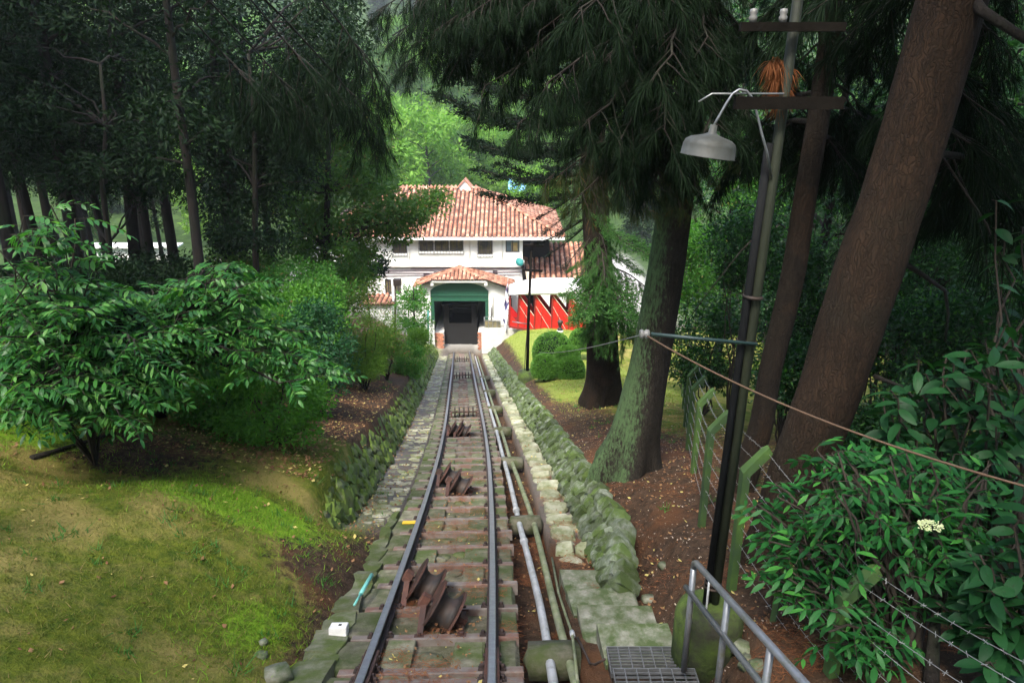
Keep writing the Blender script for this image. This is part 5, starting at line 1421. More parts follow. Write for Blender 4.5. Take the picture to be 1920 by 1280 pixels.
# ------------------------------------------------------------------ big trunks on the right
def big_trunk(pts, flare=.35, seed=0, seg=30, lobes=5, n=60, ridge=.05, below=True):
    """pts: (centre Vector, radius) from the ground up"""
    r = np.random.default_rng(seed)
    c = np.array([tuple(a) for a, _ in pts]); rad = np.array([b for _, b in pts])
    s = np.linspace(0, len(pts) - 1, n); i = np.arange(len(pts))
    cc = np.stack([np.interp(s, i, c[:, k]) for k in range(3)], -1)
    # smooth the polyline
    for _ in range(3): cc[1:-1] = (cc[:-2] + 2 * cc[1:-1] + cc[2:]) / 4
    rr = np.interp(s, i, rad); hgt = cc[:, 2] - cc[0, 2]
    V, F = tube(cc, rr, seg)
    V = V.reshape(n, seg, 3); a = np.arange(seg) * 2 * PI / seg
    for k in range(n):
        rd = 1 + ridge * (vn(np.cos(a) * 2 + 9, np.sin(a) * 2 + hgt[k] * .5, 2.2, seed) - .5) * 2 + ridge * .8 * (vn(np.cos(a) * 6, np.sin(a) * 6 + hgt[k] * .9, 1.5, seed + 3) - .5)
        fl_ = flare * math.exp(-max(0, hgt[k] - .42) / .45)
        rd = rd + fl_ * (.55 + .45 * np.cos(lobes * a + seed)) 
        V[k] = cc[k] + (V[k] - cc[k]) * rd[:, None]
    return V.reshape(-1, 3), F
def trunk_px(tab, d0, h_ext):
    """tab: (px, py, width in px) up the trunk; depth from the base row"""
    b = P(tab[0][0], tab[0][1], d0); Y = b.y; out = []
    for px, py, w in tab:
        q = WY(px, py, Y); dd = q.y * CT - q.z * ST
        out.append((q, w / 2 / FPX * dd))
    a, b2 = out[-2][0], out[-1][0]; dv = (b2 - a).normalized()
    out.insert(0, (out[0][0] - (out[1][0] - out[0][0]).normalized() * .5, out[0][1] * 1.05))
    out.append((b2 + dv * h_ext, out[-1][1] * .35))
    return out
# pine and cypress branch shapes, along +X from the origin
def needle_tufts(mb, p, d, n, L, w, r, mi, droop=.6, spread=.45):
    p = np.repeat(np.asarray(p, float), n, 0); d = np.repeat(unit(np.asarray(d, float)), n, 0)
    k = len(p); L = L * r.uniform(.7, 1.15, (k, 1))
    dd = unit(d + r.normal(0, spread, (k, 3)))
    s = unit(np.cross(dd, r.normal(0, 1, (k, 3)))) * w
    mid = p + dd * L * .5; mid[:, 2] -= (droop * .18 * L)[:, 0]
    tip = p + dd * L * .9; tip[:, 2] -= (droop * .75 * L)[:, 0]
    V = np.stack([p, mid + s, tip, mid - s], 1).reshape(-1, 3)
    mb.add(V, np.arange(k * 4).reshape(k, 4), mi, False)
def pine_branch(seed, L=2.6, f0=.22, nb=22, tuft=26, nl=.23, w=.0035, hang=.55, mats=('bark', 'needle'), nm='branch', r0=.035):
    r = np.random.default_rng(seed); mb = MB()
    t = np.linspace(0, 1, 9)
    ax = np.stack([t * L, .25 * np.cumsum(r.normal(0, .25, 9)) * t, .06 * L * np.sin(t * PI) - .10 * L * t ** 2], -1)
    mb.add(*tube(ax, np.linspace(r0, .008, 9), 6, False), 0)
    P_, D_ = [], []
    for i in range(nb):
        f_ = f0 + (1 - f0) * (i + r.random()) / nb
        b = np.array([np.interp(f_, t, ax[:, k]) for k in range(3)])
        sd = (1 if i % 2 else -1); ln = r.uniform(.35, .95) * (1.15 - .5 * (f_ - f0) / (1 - f0))
        d = np.array([r.uniform(.1, .8), sd * r.uniform(.2, .9), -hang * r.uniform(.4, 1.6)]); d /= np.linalg.norm(d)
        m = 5; q = np.linspace(0, 1, m)[:, None]; pts = b + d * ln * q; pts[:, 2] -= (.22 * ln * q ** 2)[:, 0]
        pts += r.normal(0, .02, pts.shape) * q
        mb.add(*tube(pts, np.linspace(.009, .004, m), 4, False), 0)
        for g_ in np.linspace(.35, 1, 5):
            P_.append(b + d * ln * g_ - np.array([0, 0, .22 * ln * g_ ** 2])); D_.append(d + np.array([0, 0, -.4]) + r.normal(0, .25, 3))
    needle_tufts(mb, P_, D_, tuft, nl, w, r, 1)
    return mb.mesh(nm, [M[mats[0]], M[mats[1]]])
def flat_branch(seed, L=3.0, mats=('bark', 'cypress'), nb=30, dense=1.0, up=.12, bare=0.0):
    """cypress: level limb, flattened sprays of scale leaves"""
    r = np.random.default_rng(seed); mb = MB(); t = np.linspace(0, 1, 10)
    ax = np.stack([t * L, .05 * L * np.sin(t * 3 + seed), up * L * t ** 2 - .05 * L * np.sin(t * PI)], -1)
    mb.add(*tube(ax, np.linspace(.04, .007, 10), 6, False), 0)
    C, D = [], []
    for i in range(nb):
        f_ = .15 + .85 * (i + r.random()) / nb
        b = np.array([np.interp(f_, t, ax[:, k]) for k in range(3)])
        sd = 1 if i % 2 else -1; ln = r.uniform(.4, 1.0) * (1.2 - .75 * f_) * L * .33
        d = np.array([r.uniform(.5, 1.1), sd * r.uniform(.4, 1.0), r.uniform(-.15, .3)]); d /= np.linalg.norm(d)
        mb.add(*tube([b, b + d * ln * .6 + np.array([0, 0, .02]), b + d * ln], [.010, .006, .003], 4, False), 0)
        if r.random() < bare: continue
        n = int(60 * dense)
        q = r.uniform(.1, 1.05, n) ** .8
        p = b + d * ln * q[:, None] + r.normal(0, 1, (n, 3)) * np.array([.07, .07, .03])
        C.append(p); D.append(d + r.normal(0, .55, (n, 3)))
    mb.add(*leaf_quads(np.concatenate(C), np.concatenate(D), .10, .28, r), 1, False)
    return mb.mesh('branch', [M[mats[0]], M[mats[1]]])
pineB = [pine_branch(100 + i) for i in range(3)]
pineL = [pine_branch(140 + i, L=5.4, f0=.72, nb=20, tuft=24) for i in range(2)]
pineM = [pine_branch(160 + i, L=5.4, f0=.34, nb=44, tuft=24) for i in range(2)]
pineW = [pine_branch(150 + i, L=8.0, f0=.86, nb=13, tuft=26, nl=.2, hang=.7, r0=.016) for i in range(2)]
pineO = [pine_branch(110 + i, mats=('twig', 'needle_olive'), nb=20, tuft=18, nl=.22) for i in range(2)]
pineG = [pine_branch(114 + i, L=1.8, nb=20, tuft=22, nl=.15, mats=('twig', 'cypress_green')) for i in range(2)]
cypB = [flat_branch(120 + i) for i in range(3)]
cypG = [flat_branch(125 + i, 2.2, ('twig', 'cypress_green'), 26, .9, -.12) for i in range(2)]
cypT = [flat_branch(128 + i, 2.6, ('bark', 'cypress'), 40, .25, -.10, .55) for i in range(2)]
def aim(p, tgt, sc, roll=0.0):
    """branch matrix: root at p, +X towards tgt"""
    X = (Vector(tgt) - Vector(p)).normalized(); Yv = Vector((0, 0, 1)).cross(X)
    if Yv.length < .05: Yv = Vector((0, 1, 0))
    Yv.normalize(); Z = X.cross(Yv)
    m = Matrix(((X.x, Yv.x, Z.x, p[0]), (X.y, Yv.y, Z.y, p[1]), (X.z, Yv.z, Z.z, p[2]), (0, 0, 0, 1)))
    return m @ Matrix.Rotation(roll, 4, 'X') @ Matrix.Diagonal((sc, sc, sc, 1))
def on_trunk(tp, z):
    for (a, _), (b, _) in zip(tp[:-1], tp[1:]):
        if a.z <= z <= b.z: return a.lerp(b, (z - a.z) / (b.z - a.z))
    return tp[-1][0] if z > tp[-1][0].z else tp[0][0]
def br(t, tp, meshes, tx, ty, td, L0, z_up=.3, roll=None):
    """a branch from the trunk whose tip sits at a pixel and depth"""
    tip = P(tx, ty, td)
    root = on_trunk(tp, tip.z + z_up); L_ = (tip - root).length
    if meshes is pineW: L0 = 8.0
    if meshes is pineM: L0 = 5.4
    if meshes is pineB and L_ > 3.6: meshes, L0 = pineL, 5.4
    inst('branch', random.choice(meshes), t, aim(root, tip, L_ / L0, random.uniform(-.25, .25) if roll is None else roll))
# big mossy pine
tp1 = trunk_px([(1176, 868, 92), (1192, 800, 84), (1214, 700, 74), (1233, 600, 70), (1249, 500, 67), (1264, 400, 64), (1286, 250, 62), (1308, 100, 60), (1328, -40, 58)], 11.0, 7)
tA = thing('mossy_pine', 'big pine with green mossy bark and flared roots beside the stone wall', 'tree', P(1178, 866, 11))
part('trunk', MB().add(*big_trunk(tp1, .62, 3)), M['bark_mossy'], tA)
for tx, ty, td in ((1040, 300, 9.2), (1090, 330, 9.0), (1130, 350, 8.8), (1350, 330, 9.0), (1330, 380, 9.4), (1400, 300, 9.3), (1060, 350, 8.8), (1180, 370, 8.6), (1260, 370, 8.6), (1300, 400, 9.2), (1010, 310, 9.6)):
    br(tA, tp1, pineO, tx, ty, td, 2.6, .5)
for tx, ty, td in ((960, 200, 9), (900, 120, 9), (1000, 120, 8), (1080, 180, 7.6), (1150, 220, 7.5), (1220, 200, 7.2), (1300, 210, 7.4), (1400, 190, 8), (1460, 240, 9), (1120, 60, 7.5), (1200, 90, 7), (1290, 60, 7.3), (1400, 60, 8), (860, 40, 9.5), (1000, 20, 8.5), (1060, -40, 7), (1180, -60, 7), (1330, -60, 7.4), (940, -60, 8.6), (1450, -20, 9), (1500, 130, 10), (800, -30, 9.5), (1240, -160, 7.6), (1050, 240, 9.6), (1370, 140, 9.4), (1260, 140, 8.6), (1180, 160, 9.4), (1100, 120, 10), (1230, 270, 8.4), (1170, 290, 8.2), (1290, 290, 8.3), (1340, 240, 8.6), (1110, 280, 8.8), (1350, 20, 8.4), (1030, 160, 9.2), (950, 80, 10), (1150, 0, 8), (1070, 40, 9), (1240, 20, 8.4), (1410, 130, 9.4), (1300, 340, 8.6), (1200, 330, 8.4)):
    br(tA, tp1, pineB, tx, ty, td, 2.6, .5)
for tx, ty, td in ((770, 40, 9.2), (720, 0, 9), (830, 70, 9.4), (890, 80, 9.2), (690, -50, 9), (920, 20, 9), (800, 0, 8.6), (760, -60, 8.4), (850, -20, 8.2), (960, -30, 8), (740, 60, 10), (980, 60, 8.4)):
    br(tA, tp1, pineM, tx, ty, td, 5.4, .7)
for i in range(26):  # unseen boughs overhead, added to shade what lies below
    a = random.uniform(0, 6.3); q = on_trunk(tp1, random.uniform(3.2, 9)); L_ = random.uniform(2.2, 4.2)
    inst('branch', random.choice(pineB), tA, aim(q, q + Vector((math.cos(a), math.sin(a), .05)) * L_, L_ / 2.6))
# cypress with its bare twigs, behind the mossy pine
tp2 = trunk_px([(1130, 748, 66), (1132, 700, 60), (1128, 620, 56), (1122, 500, 52), (1116, 380, 50), (1110, 200, 46), (1105, 60, 42)], 18.5, 4)
tB = thing('cypress', 'dark cypress with level branches reaching left in front of the station roof', 'tree', P(1130, 746, 18.5))
part('trunk', MB().add(*big_trunk(tp2, .40, 8, lobes=4)), M['bark_grey'], tB)
for tx, ty, td, z in ((825, 212, 17, -.2), (840, 160, 17.5, -.2), (870, 240, 17, .2), (905, 300, 16.5, .3), (900, 345, 16.5, .3), (915, 385, 16.5, .3), (960, 300, 16, .2), (940, 330, 17.5, .2), (865, 110, 17, 0), (935, 190, 16, .1), (960, 240, 17, .2), (1000, 280, 16, .3), (985, 350, 17.5, .3), (920, 140, 18, .1), (1010, 200, 16, .2), (1240, 250, 17, .2), (1230, 330, 18, .3), (1030, 330, 15.5, .3), (880, 290, 18, .2), (970, 130, 16, 0), (1020, 90, 16, 0), (900, 60, 17, 0), (1100, 150, 15, .1), (1060, 260, 15.5, .2), (850, 70, 18, 0), (1200, 120, 16, 0)):
    br(tB, tp2, cypB, tx, ty, td, 3.0, z)
for tx, ty, td in ((1000, 400, 17.5), (1010, 430, 17), (1020, 470, 17.5), (1040, 440, 16.6), (1050, 500, 17), (1060, 400, 16.5), (1030, 380, 18), (995, 450, 18.2)):
    br(tB, tp2, cypT, tx, ty, td, 2.6, .9)
for tx, ty, td in ((1090, 470, 16.6), (1080, 520, 16.5), (1060, 545, 16.6), (1075, 590, 16.4), (1105, 560, 16), (1130, 600, 15.8), (1110, 630, 16.2), (1150, 560, 15.8), (1170, 610, 16), (1190, 560, 16.4), (1200, 500, 16.6), (1180, 450, 16.6), (1150, 480, 15.9), (1095, 620, 16.8), (1160, 640, 16.5), (1120, 500, 16), (1210, 590, 17), (1225, 470, 16), (1235, 540, 16.5), (1100, 440, 17), (1140, 430, 16), (1065, 500, 17.2), (1085, 570, 15.6), (1190, 640, 16), (1215, 630, 16.4), (1150, 520, 15.4), (1175, 570, 15.2)):
    br(tB, tp2, cypG + pineG, tx, ty, td, 2.1, .35)
# leaning reddish pine and its darker neighbour
tp3 = trunk_px([(1455, 1010, 90), (1490, 900, 96), (1530, 800, 106), (1567, 700, 110), (1600, 600, 114), (1631, 500, 118), (1699, 300, 117), (1757, 100, 120), (1797, -40, 120)], 7.0, 7)
tC = thing('leaning_pine', 'thick reddish pine trunk leaning right across the upper right corner', 'tree', P(1462, 1010, 7))
part('trunk', MB().add(*big_trunk(tp3, .22, 5, ridge=.09)), M['bark_red'], tC)
tp4 = trunk_px([(1393, 900, 46), (1428, 800, 42), (1443, 700, 41), (1470, 590, 42), (1490, 500, 43), (1513, 350, 40), (1538, 200, 40), (1565, 0, 38)], 9.4, 6)
tD = thing('dark_pine', 'dark pine trunk between the lamp pole and the leaning reddish pine', 'tree', P(1395, 900, 9.4))
part('trunk', MB().add(*big_trunk(tp4, .25, 6)), M['bark_grey'], tD)
for tx, ty, td in ((1640, 120, 8), (1580, 60, 8), (1560, 170, 8), (1640, 220, 9), (1500, 60, 8), (1720, 260, 9), (1600, 300, 10), (1650, 20, 7.5), (1480, 150, 9), (1700, 140, 8.5), (1550, 240, 10.5), (1540, -40, 8), (1430, 230, 10.5), (1380, 270, 11)):
    br(tD, tp4, pineB, tx, ty, td, 2.6, .4)
for tx, ty, td in ((1880, 120, 6.5), (1900, 240, 7), (1840, 300, 7.5), (1800, 200, 8), (1860, 20, 6), (1900, 340, 8), (1700, 40, 8), (1920, -40, 6.5), (1640, -60, 7), (1780, 340, 9), (1500, -60, 8), (1420, 20, 8.5)):
    br(tC, tp3, pineB, tx, ty, td, 2.6, .4)
q0 = P(1825, 10, 5.2); 
part('limb', MB().add(*tube([on_trunk(tp3, q0.z + .2), P(1840, 20, 5.2), P(1940, 85, 5.0)], [.05, .04, .03], 8)), M['bark'], tC)
for i in range(48):  # unseen boughs added above to deepen the shade on the fence side
    tp_, t_ = (tp3, tC) if i % 2 else (tp4, tD)
    a = random.uniform(0, 6.3); q = on_trunk(tp_, random.uniform(2.2, 8)); L_ = random.uniform(2.2, 4.6)
    inst('branch', random.choice(pineB), t_, aim(q, q + Vector((math.cos(a), math.sin(a), .0)) * L_, L_ / 2.6))
# weeping pine standing left of the car, its long limbs hang into the top of the picture
bE = Vector((-5.6, 3.0, gz(-5.6, 3.0)))
tp5 = [(bE, .26), (bE + Vector((0, 0, 3)), .22), (bE + Vector((.1, .1, 6)), .18), (bE + Vector((.1, .2, 12)), .08)]
tE = thing('weeping_pine', 'weeping pine whose drooping needle tufts hang in at the top left of centre', 'tree', bE)
part('trunk', MB().add(*big_trunk(tp5, .3, 9)), M['bark_grey'], tE)
for tx, ty, td in ((725, 30, 11), (570, 95, 10.5), (695, 110, 11.5), (525, 90, 10.5), (640, 60, 11)):
    br(tE, tp5, pineW, tx, ty, td, 8.0, 2.2)
# dry needles caught on the crossarm
dn = MB(); rr_ = np.random.default_rng(77)
needle_tufts(dn, [tuple(WY(1462 + a, 120 + b, PYW + .02)) for a, b in zip(rr_.normal(0, 8, 22), rr_.uniform(-14, 70, 22))], rr_.normal(0, .5, (22, 3)) + np.array([0, 0, -1.2]), 26, .13, .003, rr_, 0)
single('dry_needle_clump', dn, M['deadneedle'], 'clump of dry orange pine needles caught on the crossarm of the lamp pole', 'dry needles')
# ------------------------------------------------------------------ undergrowth and trees on the right
UB = [(1330, 640, 70, 90, 16, 'leaf_under', .10, 'pale green undergrowth bush behind the far fence posts'), (1300, 500, 60, 90, 20, 'leaf_bush', .12, 'bright undergrowth just right of the mossy pine'),
      (1400, 470, 60, 80, 14, 'leaf_under', .09, 'undergrowth bush between the lamp pole and the mossy pine'), (1500, 560, 50, 120, 13, 'leaf_under', .09, 'undergrowth seen in the gap between the two dark trunks'),
      (1480, 700, 60, 60, 12, 'leaf_under', .085, 'low undergrowth behind the dark pine'), (1720, 480, 110, 110, 12, 'leaf_under', .085, 'glossy bush right of the leaning pine at mid height'),
      (1850, 420, 100, 110, 13, 'leaf_under', .085, 'glossy bush near the right edge below the drooping needles'), (1700, 640, 110, 90, 10, 'leaf_under', .075, 'glossy small leaved bush right of the leaning pine base'),
      (1850, 620, 110, 100, 9.5, 'leaf_under', .075, 'glossy small leaved bush at the right edge'), (1780, 800, 140, 100, 8.5, 'leaf_under', .07, 'dark low bush beyond the elder at the right'),
      (1650, 840, 90, 80, 8.5, 'leaf_under', .07, 'dark low bush directly behind the elder'), (1880, 960, 120, 110, 7.4, 'leaf_under', .065, 'dark ground bush at the lower right edge'),
      (1760, 1000, 110, 90, 7, 'leaf_under', .06, 'dark ground bush between the fence and the right edge'), (1600, 300, 60, 110, 17, 'leaf_under', .11, 'backlit leafy bush high between the trunks'),
      (1420, 330, 60, 70, 22, 'leaf_bush', .13, 'bright leaves behind the lamp shade'), (1860, 1180, 110, 90, 6.4, 'leaf_under', .055, 'dark ground bush in the lower right corner'),
      (1690, 1180, 90, 70, 6.2, 'leaf_under', .055, 'low ground bush below the elder beyond the wires')]
for i, (px, py, rx, ry, d, lm, L, lab) in enumerate(UB):
    bush('undergrowth_bush', lab, px, py, rx, ry, d, 46, 130, L, lm, 200 + i, W=.45, rad=.34 * d / 12, group='undergrowth right of the fence', stems=8)
rt = [broad_tree('woodland_tree', 'x', 'tree', h, r0, lo, cr_, nl, 80, .15, 'leaf_under', s, 'woodland trees right of the fence', cl_r=.7) for h, r0, lo, cr_, nl, s in ((11, .13, 1.2, 2.6, 30, 301), (13, .16, 2.0, 2.9, 30, 302))]
RT = [(1545, 480, 15, 0, 'slim dark tree in the gap left of the leaning pine'), (1350, 500, 24, 1, 'slim tree behind the mossy pine on its right'), (1780, 520, 15, 1, 'woodland tree right of the leaning pine'), (1890, 500, 18, 0, 'woodland tree at the right edge of the photo')]
for i, (px, py, d, v, lab) in enumerate(RT):
    p = P(px, py, d); place(rt[v], p.x, p.y, i * 1.7, 1, first=i < 2, label=lab)
r = np.random.default_rng(9)
for i in range(56):
    y = r.uniform(9, 44); u = r.uniform(8.5 + max(0, y - 20) * .25, 34)
    if y > 22 and u < 16: continue
    place(rt[i % 2], float(cx(y)) + u, y, r.uniform(0, 6.3), r.uniform(.8, 1.25), label='dark tree deep in the right hand wood', group='background trees of the right hand wood')
for i in range(26):     # unseen, added behind the camera on the right to shade the fence side
    y = r.uniform(-18, 1); u = r.uniform(3.5, 17)
    place(rt[i % 2], u, y, r.uniform(0, 6.3), r.uniform(1.2, 1.6), label='unseen dark tree added at the near right to shade the fence side', group='unseen trees added to shade the fence side')
for x_, y_, s_ in ((-5.2, -3.0, 1.35), (-4.8, -8.5, 1.45), (3.4, -3.4, 1.25), (2.6, -10, 1.5), (-2.6, -14, 1.5)):  # unseen, added to block sun falling along the open track strip
    place(rt[1], x_, y_, r.uniform(0, 6.3), s_, label='unseen dark tree added over the track behind the camera for shade', group='unseen trees added to block the sun over the track')
for i in range(14):
    y = r.uniform(40, 60); x = r.uniform(13, 40)
    place(rt[i % 2], x, y, r.uniform(0, 6.3), r.uniform(.9, 1.4), label='tree behind the side building at the right', group='trees behind the side building')
# bare twisting branches in the undergrowth
def dead(label, pts, r0):
    q = [P(*a) for a in pts]; single('bare_branch', MB().add(*tube(q, np.linspace(r0, r0 * .4, len(q)), 7)), M['bark'], label, 'branch', 'bare branches in the undergrowth')
dead('mossy bare branch arching right of the leaning pine', [(1690, 490, 7.6), (1730, 515, 7.8), (1772, 545, 8), (1778, 590, 8), (1772, 640, 8.1)], .03)
dead('thin bare branch slanting down right of the leaning pine', [(1640, 705, 6.6), (1690, 725, 6.8), (1740, 770, 7), (1790, 850, 7)], .022)
dead('long bare branch high at the right edge', [(1760, 250, 8), (1820, 262, 8), (1900, 270, 8.2), (1960, 300, 8.2)], .03)
dead('thin bare twig in front of the mossy pine shade', [(1420, 440, 8), (1390, 470, 8.1), (1330, 545, 8.4), (1290, 600, 8.6)], .010)
dead('dead stick lying in the fence line below the elder', [(1745, 1280, 4.6), (1752, 1180, 4.7), (1760, 1105, 4.7)], .05)
# ------------------------------------------------------------------ big leaves
def blade(L, W, n=4, curl=.25, fold=.18, y0=0.0):
    t = np.linspace(0, 1, n + 1); w = W * np.sin(PI * np.clip(t * .94 + .04, 0, 1)) ** .8 * .5; w[-1] = 0; w[0] = W * .05
    x = L * t; z = -curl * L * t ** 2
    V = np.concatenate([np.stack([x, w, z + w * fold], -1), np.stack([x, 0 * w, z], -1), np.stack([x, -w, z + w * fold], -1)])
    m = n + 1; F = []
    for i in range(n):
        F.append((i, m + i, m + i + 1, i + 1)); F.append((m + i, 2 * m + i, 2 * m + i + 1, m + i + 1))
    return V, F
def pinnate(seed, L=.42, pairs=7, l=.125, w=.042, droop=.35, mats=('twig', 'leaf_walnut')):
    r = np.random.default_rng(seed); mb = MB()
    t = np.linspace(0, 1, 5); rx = L * t; rz = -droop * L * t ** 2 + .08 * L * t
    mb.add(*tube(np.stack([rx, 0 * t, rz], -1), [.004, .0035, .003, .0025, .002], 3, False), 0)
    for i in range(pairs):
        f_ = .25 + .72 * i / (pairs - 1)
        x = np.interp(f_, t, rx); z = np.interp(f_, t, rz); k = l * (.75 + .45 * math.sin(PI * (f_ * .8 + .1))) * r.uniform(.9, 1.1)
        for s in (-1, 1):
            V, F = blade(k, w * k / l * 1.0, 3, r.uniform(.12, .35))
            Mx = Matrix.Translation((x, 0, z)) @ Matrix.Rotation(s * r.uniform(1.0, 1.25), 4, 'Z') @ Matrix.Rotation(r.uniform(.05, .4), 4, 'Y') @ Matrix.Rotation(s * r.uniform(-.4, .1), 4, 'X')
            if r.random() > .07: mb.add(*xf((V, F), Mx), 1)
    V, F = blade(l, w, 3, .3); mb.add(*xf((V, F), Matrix.Translation((L, 0, rz[-1])) @ Matrix.Rotation(.5, 4, 'Y')), 1)
    return mb.mesh('leaf', [M[mats[0]], M[mats[1]]])
def leaf_shrub(name, label, cat, base, tips, meshes, mats_stem, n_max, seed, per=4, r0=.06, spread=.35, via=None, sc=(.8, 1.2), pitch=(-.2, .7), trunk=None):
    """stems from the base to tips; compound leaves whorled round the outer half of every stem"""
    r = np.random.default_rng(seed); t = thing(name, label, cat, base); st_ = MB(); L = []
    if trunk is not None: st_.add(*tube([tuple(base), tuple(trunk)], [r0 * 1.5, r0], 10))
    root = trunk if trunk is not None else base
    for q in tips:
        tv, pts = limb(root, q, r0 * .45, .006, .10, n=7, jit=.07)
        st_.add(*tv)
        d0 = pts[-1] - pts[-3]; d0 /= np.linalg.norm(d0)
        for k in range(per):
            f_ = 1 - .55 * (k / per) ** 1.2
            p = np.array([np.interp(f_, np.linspace(0, 1, 7), pts[:, j]) for j in range(3)])
            az = k * 2.4 + r.uniform(-.5, .5); h = np.array([math.cos(az), math.sin(az), 0]) * 1.0 + d0 * .6
            L.append((p, math.atan2(h[1], h[0]), r.uniform(*pitch), r.uniform(*sc)))
    part('stem', st_, M[mats_stem], t)
    mats_ = []
    for p, az, pi_, s in L:
        m = Matrix.Translation(p) @ Matrix.Rotation(az, 4, 'Z') @ Matrix.Rotation(-pi_ * .5, 4, 'Y') @ Matrix.Rotation(r.uniform(-.8, .8), 4, 'X') @ Matrix.Diagonal((s, s, s, 1))
        mats_.append((m, r.integers(len(meshes))))
    mats_.sort(key=lambda a: a[0].translation.length)
    for m, k in mats_[:n_max]: inst('leaf', meshes[k], t, m)
    rest = mats_[n_max:]
    if rest:
        mb = MB(); cache = {}
        for m, k in rest:
            if k not in cache:
                me = meshes[k]; co = np.empty(len(me.vertices) * 3); me.vertices.foreach_get('co', co)
                cache[k] = (co.reshape(-1, 3), [[tuple(p.vertices) for p in me.polygons if p.material_index == q] for q in (0, 1)])
            co, fs = cache[k]; A = np.array(m); V = co @ A[:3, :3].T + A[:3, 3]
            for q in (0, 1):
                if fs[q]: mb.add(V, fs[q], q)
        part('leaf_mass', mb, list(meshes[0].materials), t, kind='stuff')
    return t
r = np.random.default_rng(21)
# walnut shrub on the left
wal = [pinnate(400 + i, L=r.uniform(.26, .44), pairs=int(r.integers(4, 8)), l=r.uniform(.09, .125), w=r.uniform(.034, .044), droop=r.uniform(.2, .6)) for i in range(8)]
wb = GP(300, 778); wt = P(302, 690, 9.2)
tips = []
for px, py, rx, ry, d, dd, n in ((120, 600, 150, 60, 8.6, .7, 26), (60, 690, 110, 70, 8.0, .6, 20), (220, 650, 120, 80, 8.8, .7, 26), (300, 560, 120, 50, 9.4, .6, 18), (380, 520, 70, 30, 9.4, .4, 12), (420, 590, 80, 40, 9.2, .5, 12),
                                (500, 650, 70, 30, 9.0, .4, 10), (120, 740, 120, 40, 7.6, .5, 16), (240, 740, 90, 40, 8.2, .5, 12), (30, 560, 60, 60, 8.5, .6, 12), (340, 640, 80, 60, 9.0, .6, 14), (60, 620, 90, 70, 7.6, .5, 16), (180, 690, 130, 70, 7.8, .5, 18), (40, 750, 60, 40, 7.2, .4, 14), (150, 765, 90, 25, 7.6, .4, 12), (10, 690, 50, 60, 7.4, .4, 10), (450, 560, 60, 30, 9.2, .4, 8), (560, 690, 40, 20, 9.0, .3, 6)):
    for _ in range(n): tips.append(tuple(P(px + rx * r.uniform(-1, 1), py + ry * r.uniform(-1, 1), d + dd * r.uniform(-1, 1))))
leaf_shrub('walnut_shrub', 'wide glossy shrub with long feathered leaves over the left lawn', 'shrub', wb, tips, wal, 'bark', 300, 22, per=7, r0=.07, trunk=wt)
tips = [tuple(P(px, py, d)) for px, py, d in ((95, 385, 7.6), (60, 430, 7.4), (120, 450, 7.6), (20, 440, 7.2), (140, 410, 7.7), (70, 480, 7.5), (130, 490, 7.8), (30, 500, 7.2), (0, 470, 7.0), (90, 420, 7.3), (150, 470, 7.9), (45, 405, 7.2))]
q = P(130, 640, 8.2)
leaf_shrub('walnut_spray', 'upright spray of bright feathered leaves against the dark trunks at the far left', 'shrub', Vector((q.x, q.y, gz(q.x, q.y))), tips, wal, 'twig', 120, 23, per=6, r0=.04)
# elder on the right
eld = [pinnate(420 + i, L=.19, pairs=3, l=.095, w=.030, droop=.4, mats=('twig', 'leaf_elder')) for i in range(4)]
tips = []
for px, py, rx, ry, d, dd, n in ((1450, 950, 35, 40, 5.4, .25, 6), (1840, 900, 70, 50, 5.0, .3, 7), (1440, 1060, 25, 20, 5.4, .2, 3), (1580, 900, 100, 55, 5.0, .4, 15), (1660, 960, 120, 70, 4.8, .4, 15), (1520, 960, 90, 60, 5.2, .35, 10), (1720, 900, 60, 50, 5.0, .3, 10), (1480, 1010, 40, 40, 5.3, .25, 7), (1620, 1050, 110, 50, 4.9, .35, 10),
                                (1500, 1080, 60, 30, 5.2, .25, 8), (1600, 1180, 70, 40, 4.7, .25, 11), (1560, 860, 40, 20, 5.1, .2, 7), (1650, 870, 50, 20, 5.0, .2, 7), (1760, 980, 60, 60, 4.7, .3, 10)):
    for _ in range(n): tips.append(tuple(P(px + rx * r.uniform(-1, 1), py + ry * r.uniform(-1, 1), d + dd * r.uniform(-1, 1))))
q = P(1690, 1250, 5.0); eb = Vector((q.x, q.y, gz(q.x, q.y) - .1))
el = leaf_shrub('elder_shrub', 'bright green elder shrub growing through the barbed wire', 'shrub', eb, tips, eld, 'twig', 300, 24, per=4, r0=.05, sc=(.75, 1.25))
fl_ = MB(); c0 = P(1744, 985, 4.55); mbs = MB()
for i in range(170):
    a = r.uniform(0, 6.3); q = .075 * r.uniform(0, 1) ** .5; c = np.array(c0) + np.array([q * math.cos(a) * 1.1, q * math.sin(a) * .8, .02 - q * q * 4 + r.normal(0, .006)])
    V, F = lathe([(.0, -.005), (.007, 0), (.0, .006)], 5, Matrix.Translation(c), closed=True); fl_.add(V, F, 0, False)
M['flower'] = leafmat('cream_flower', (.55, .62, .30), (.70, .74, .48), .2)
part('flower_head', fl_, M['flower'], el)
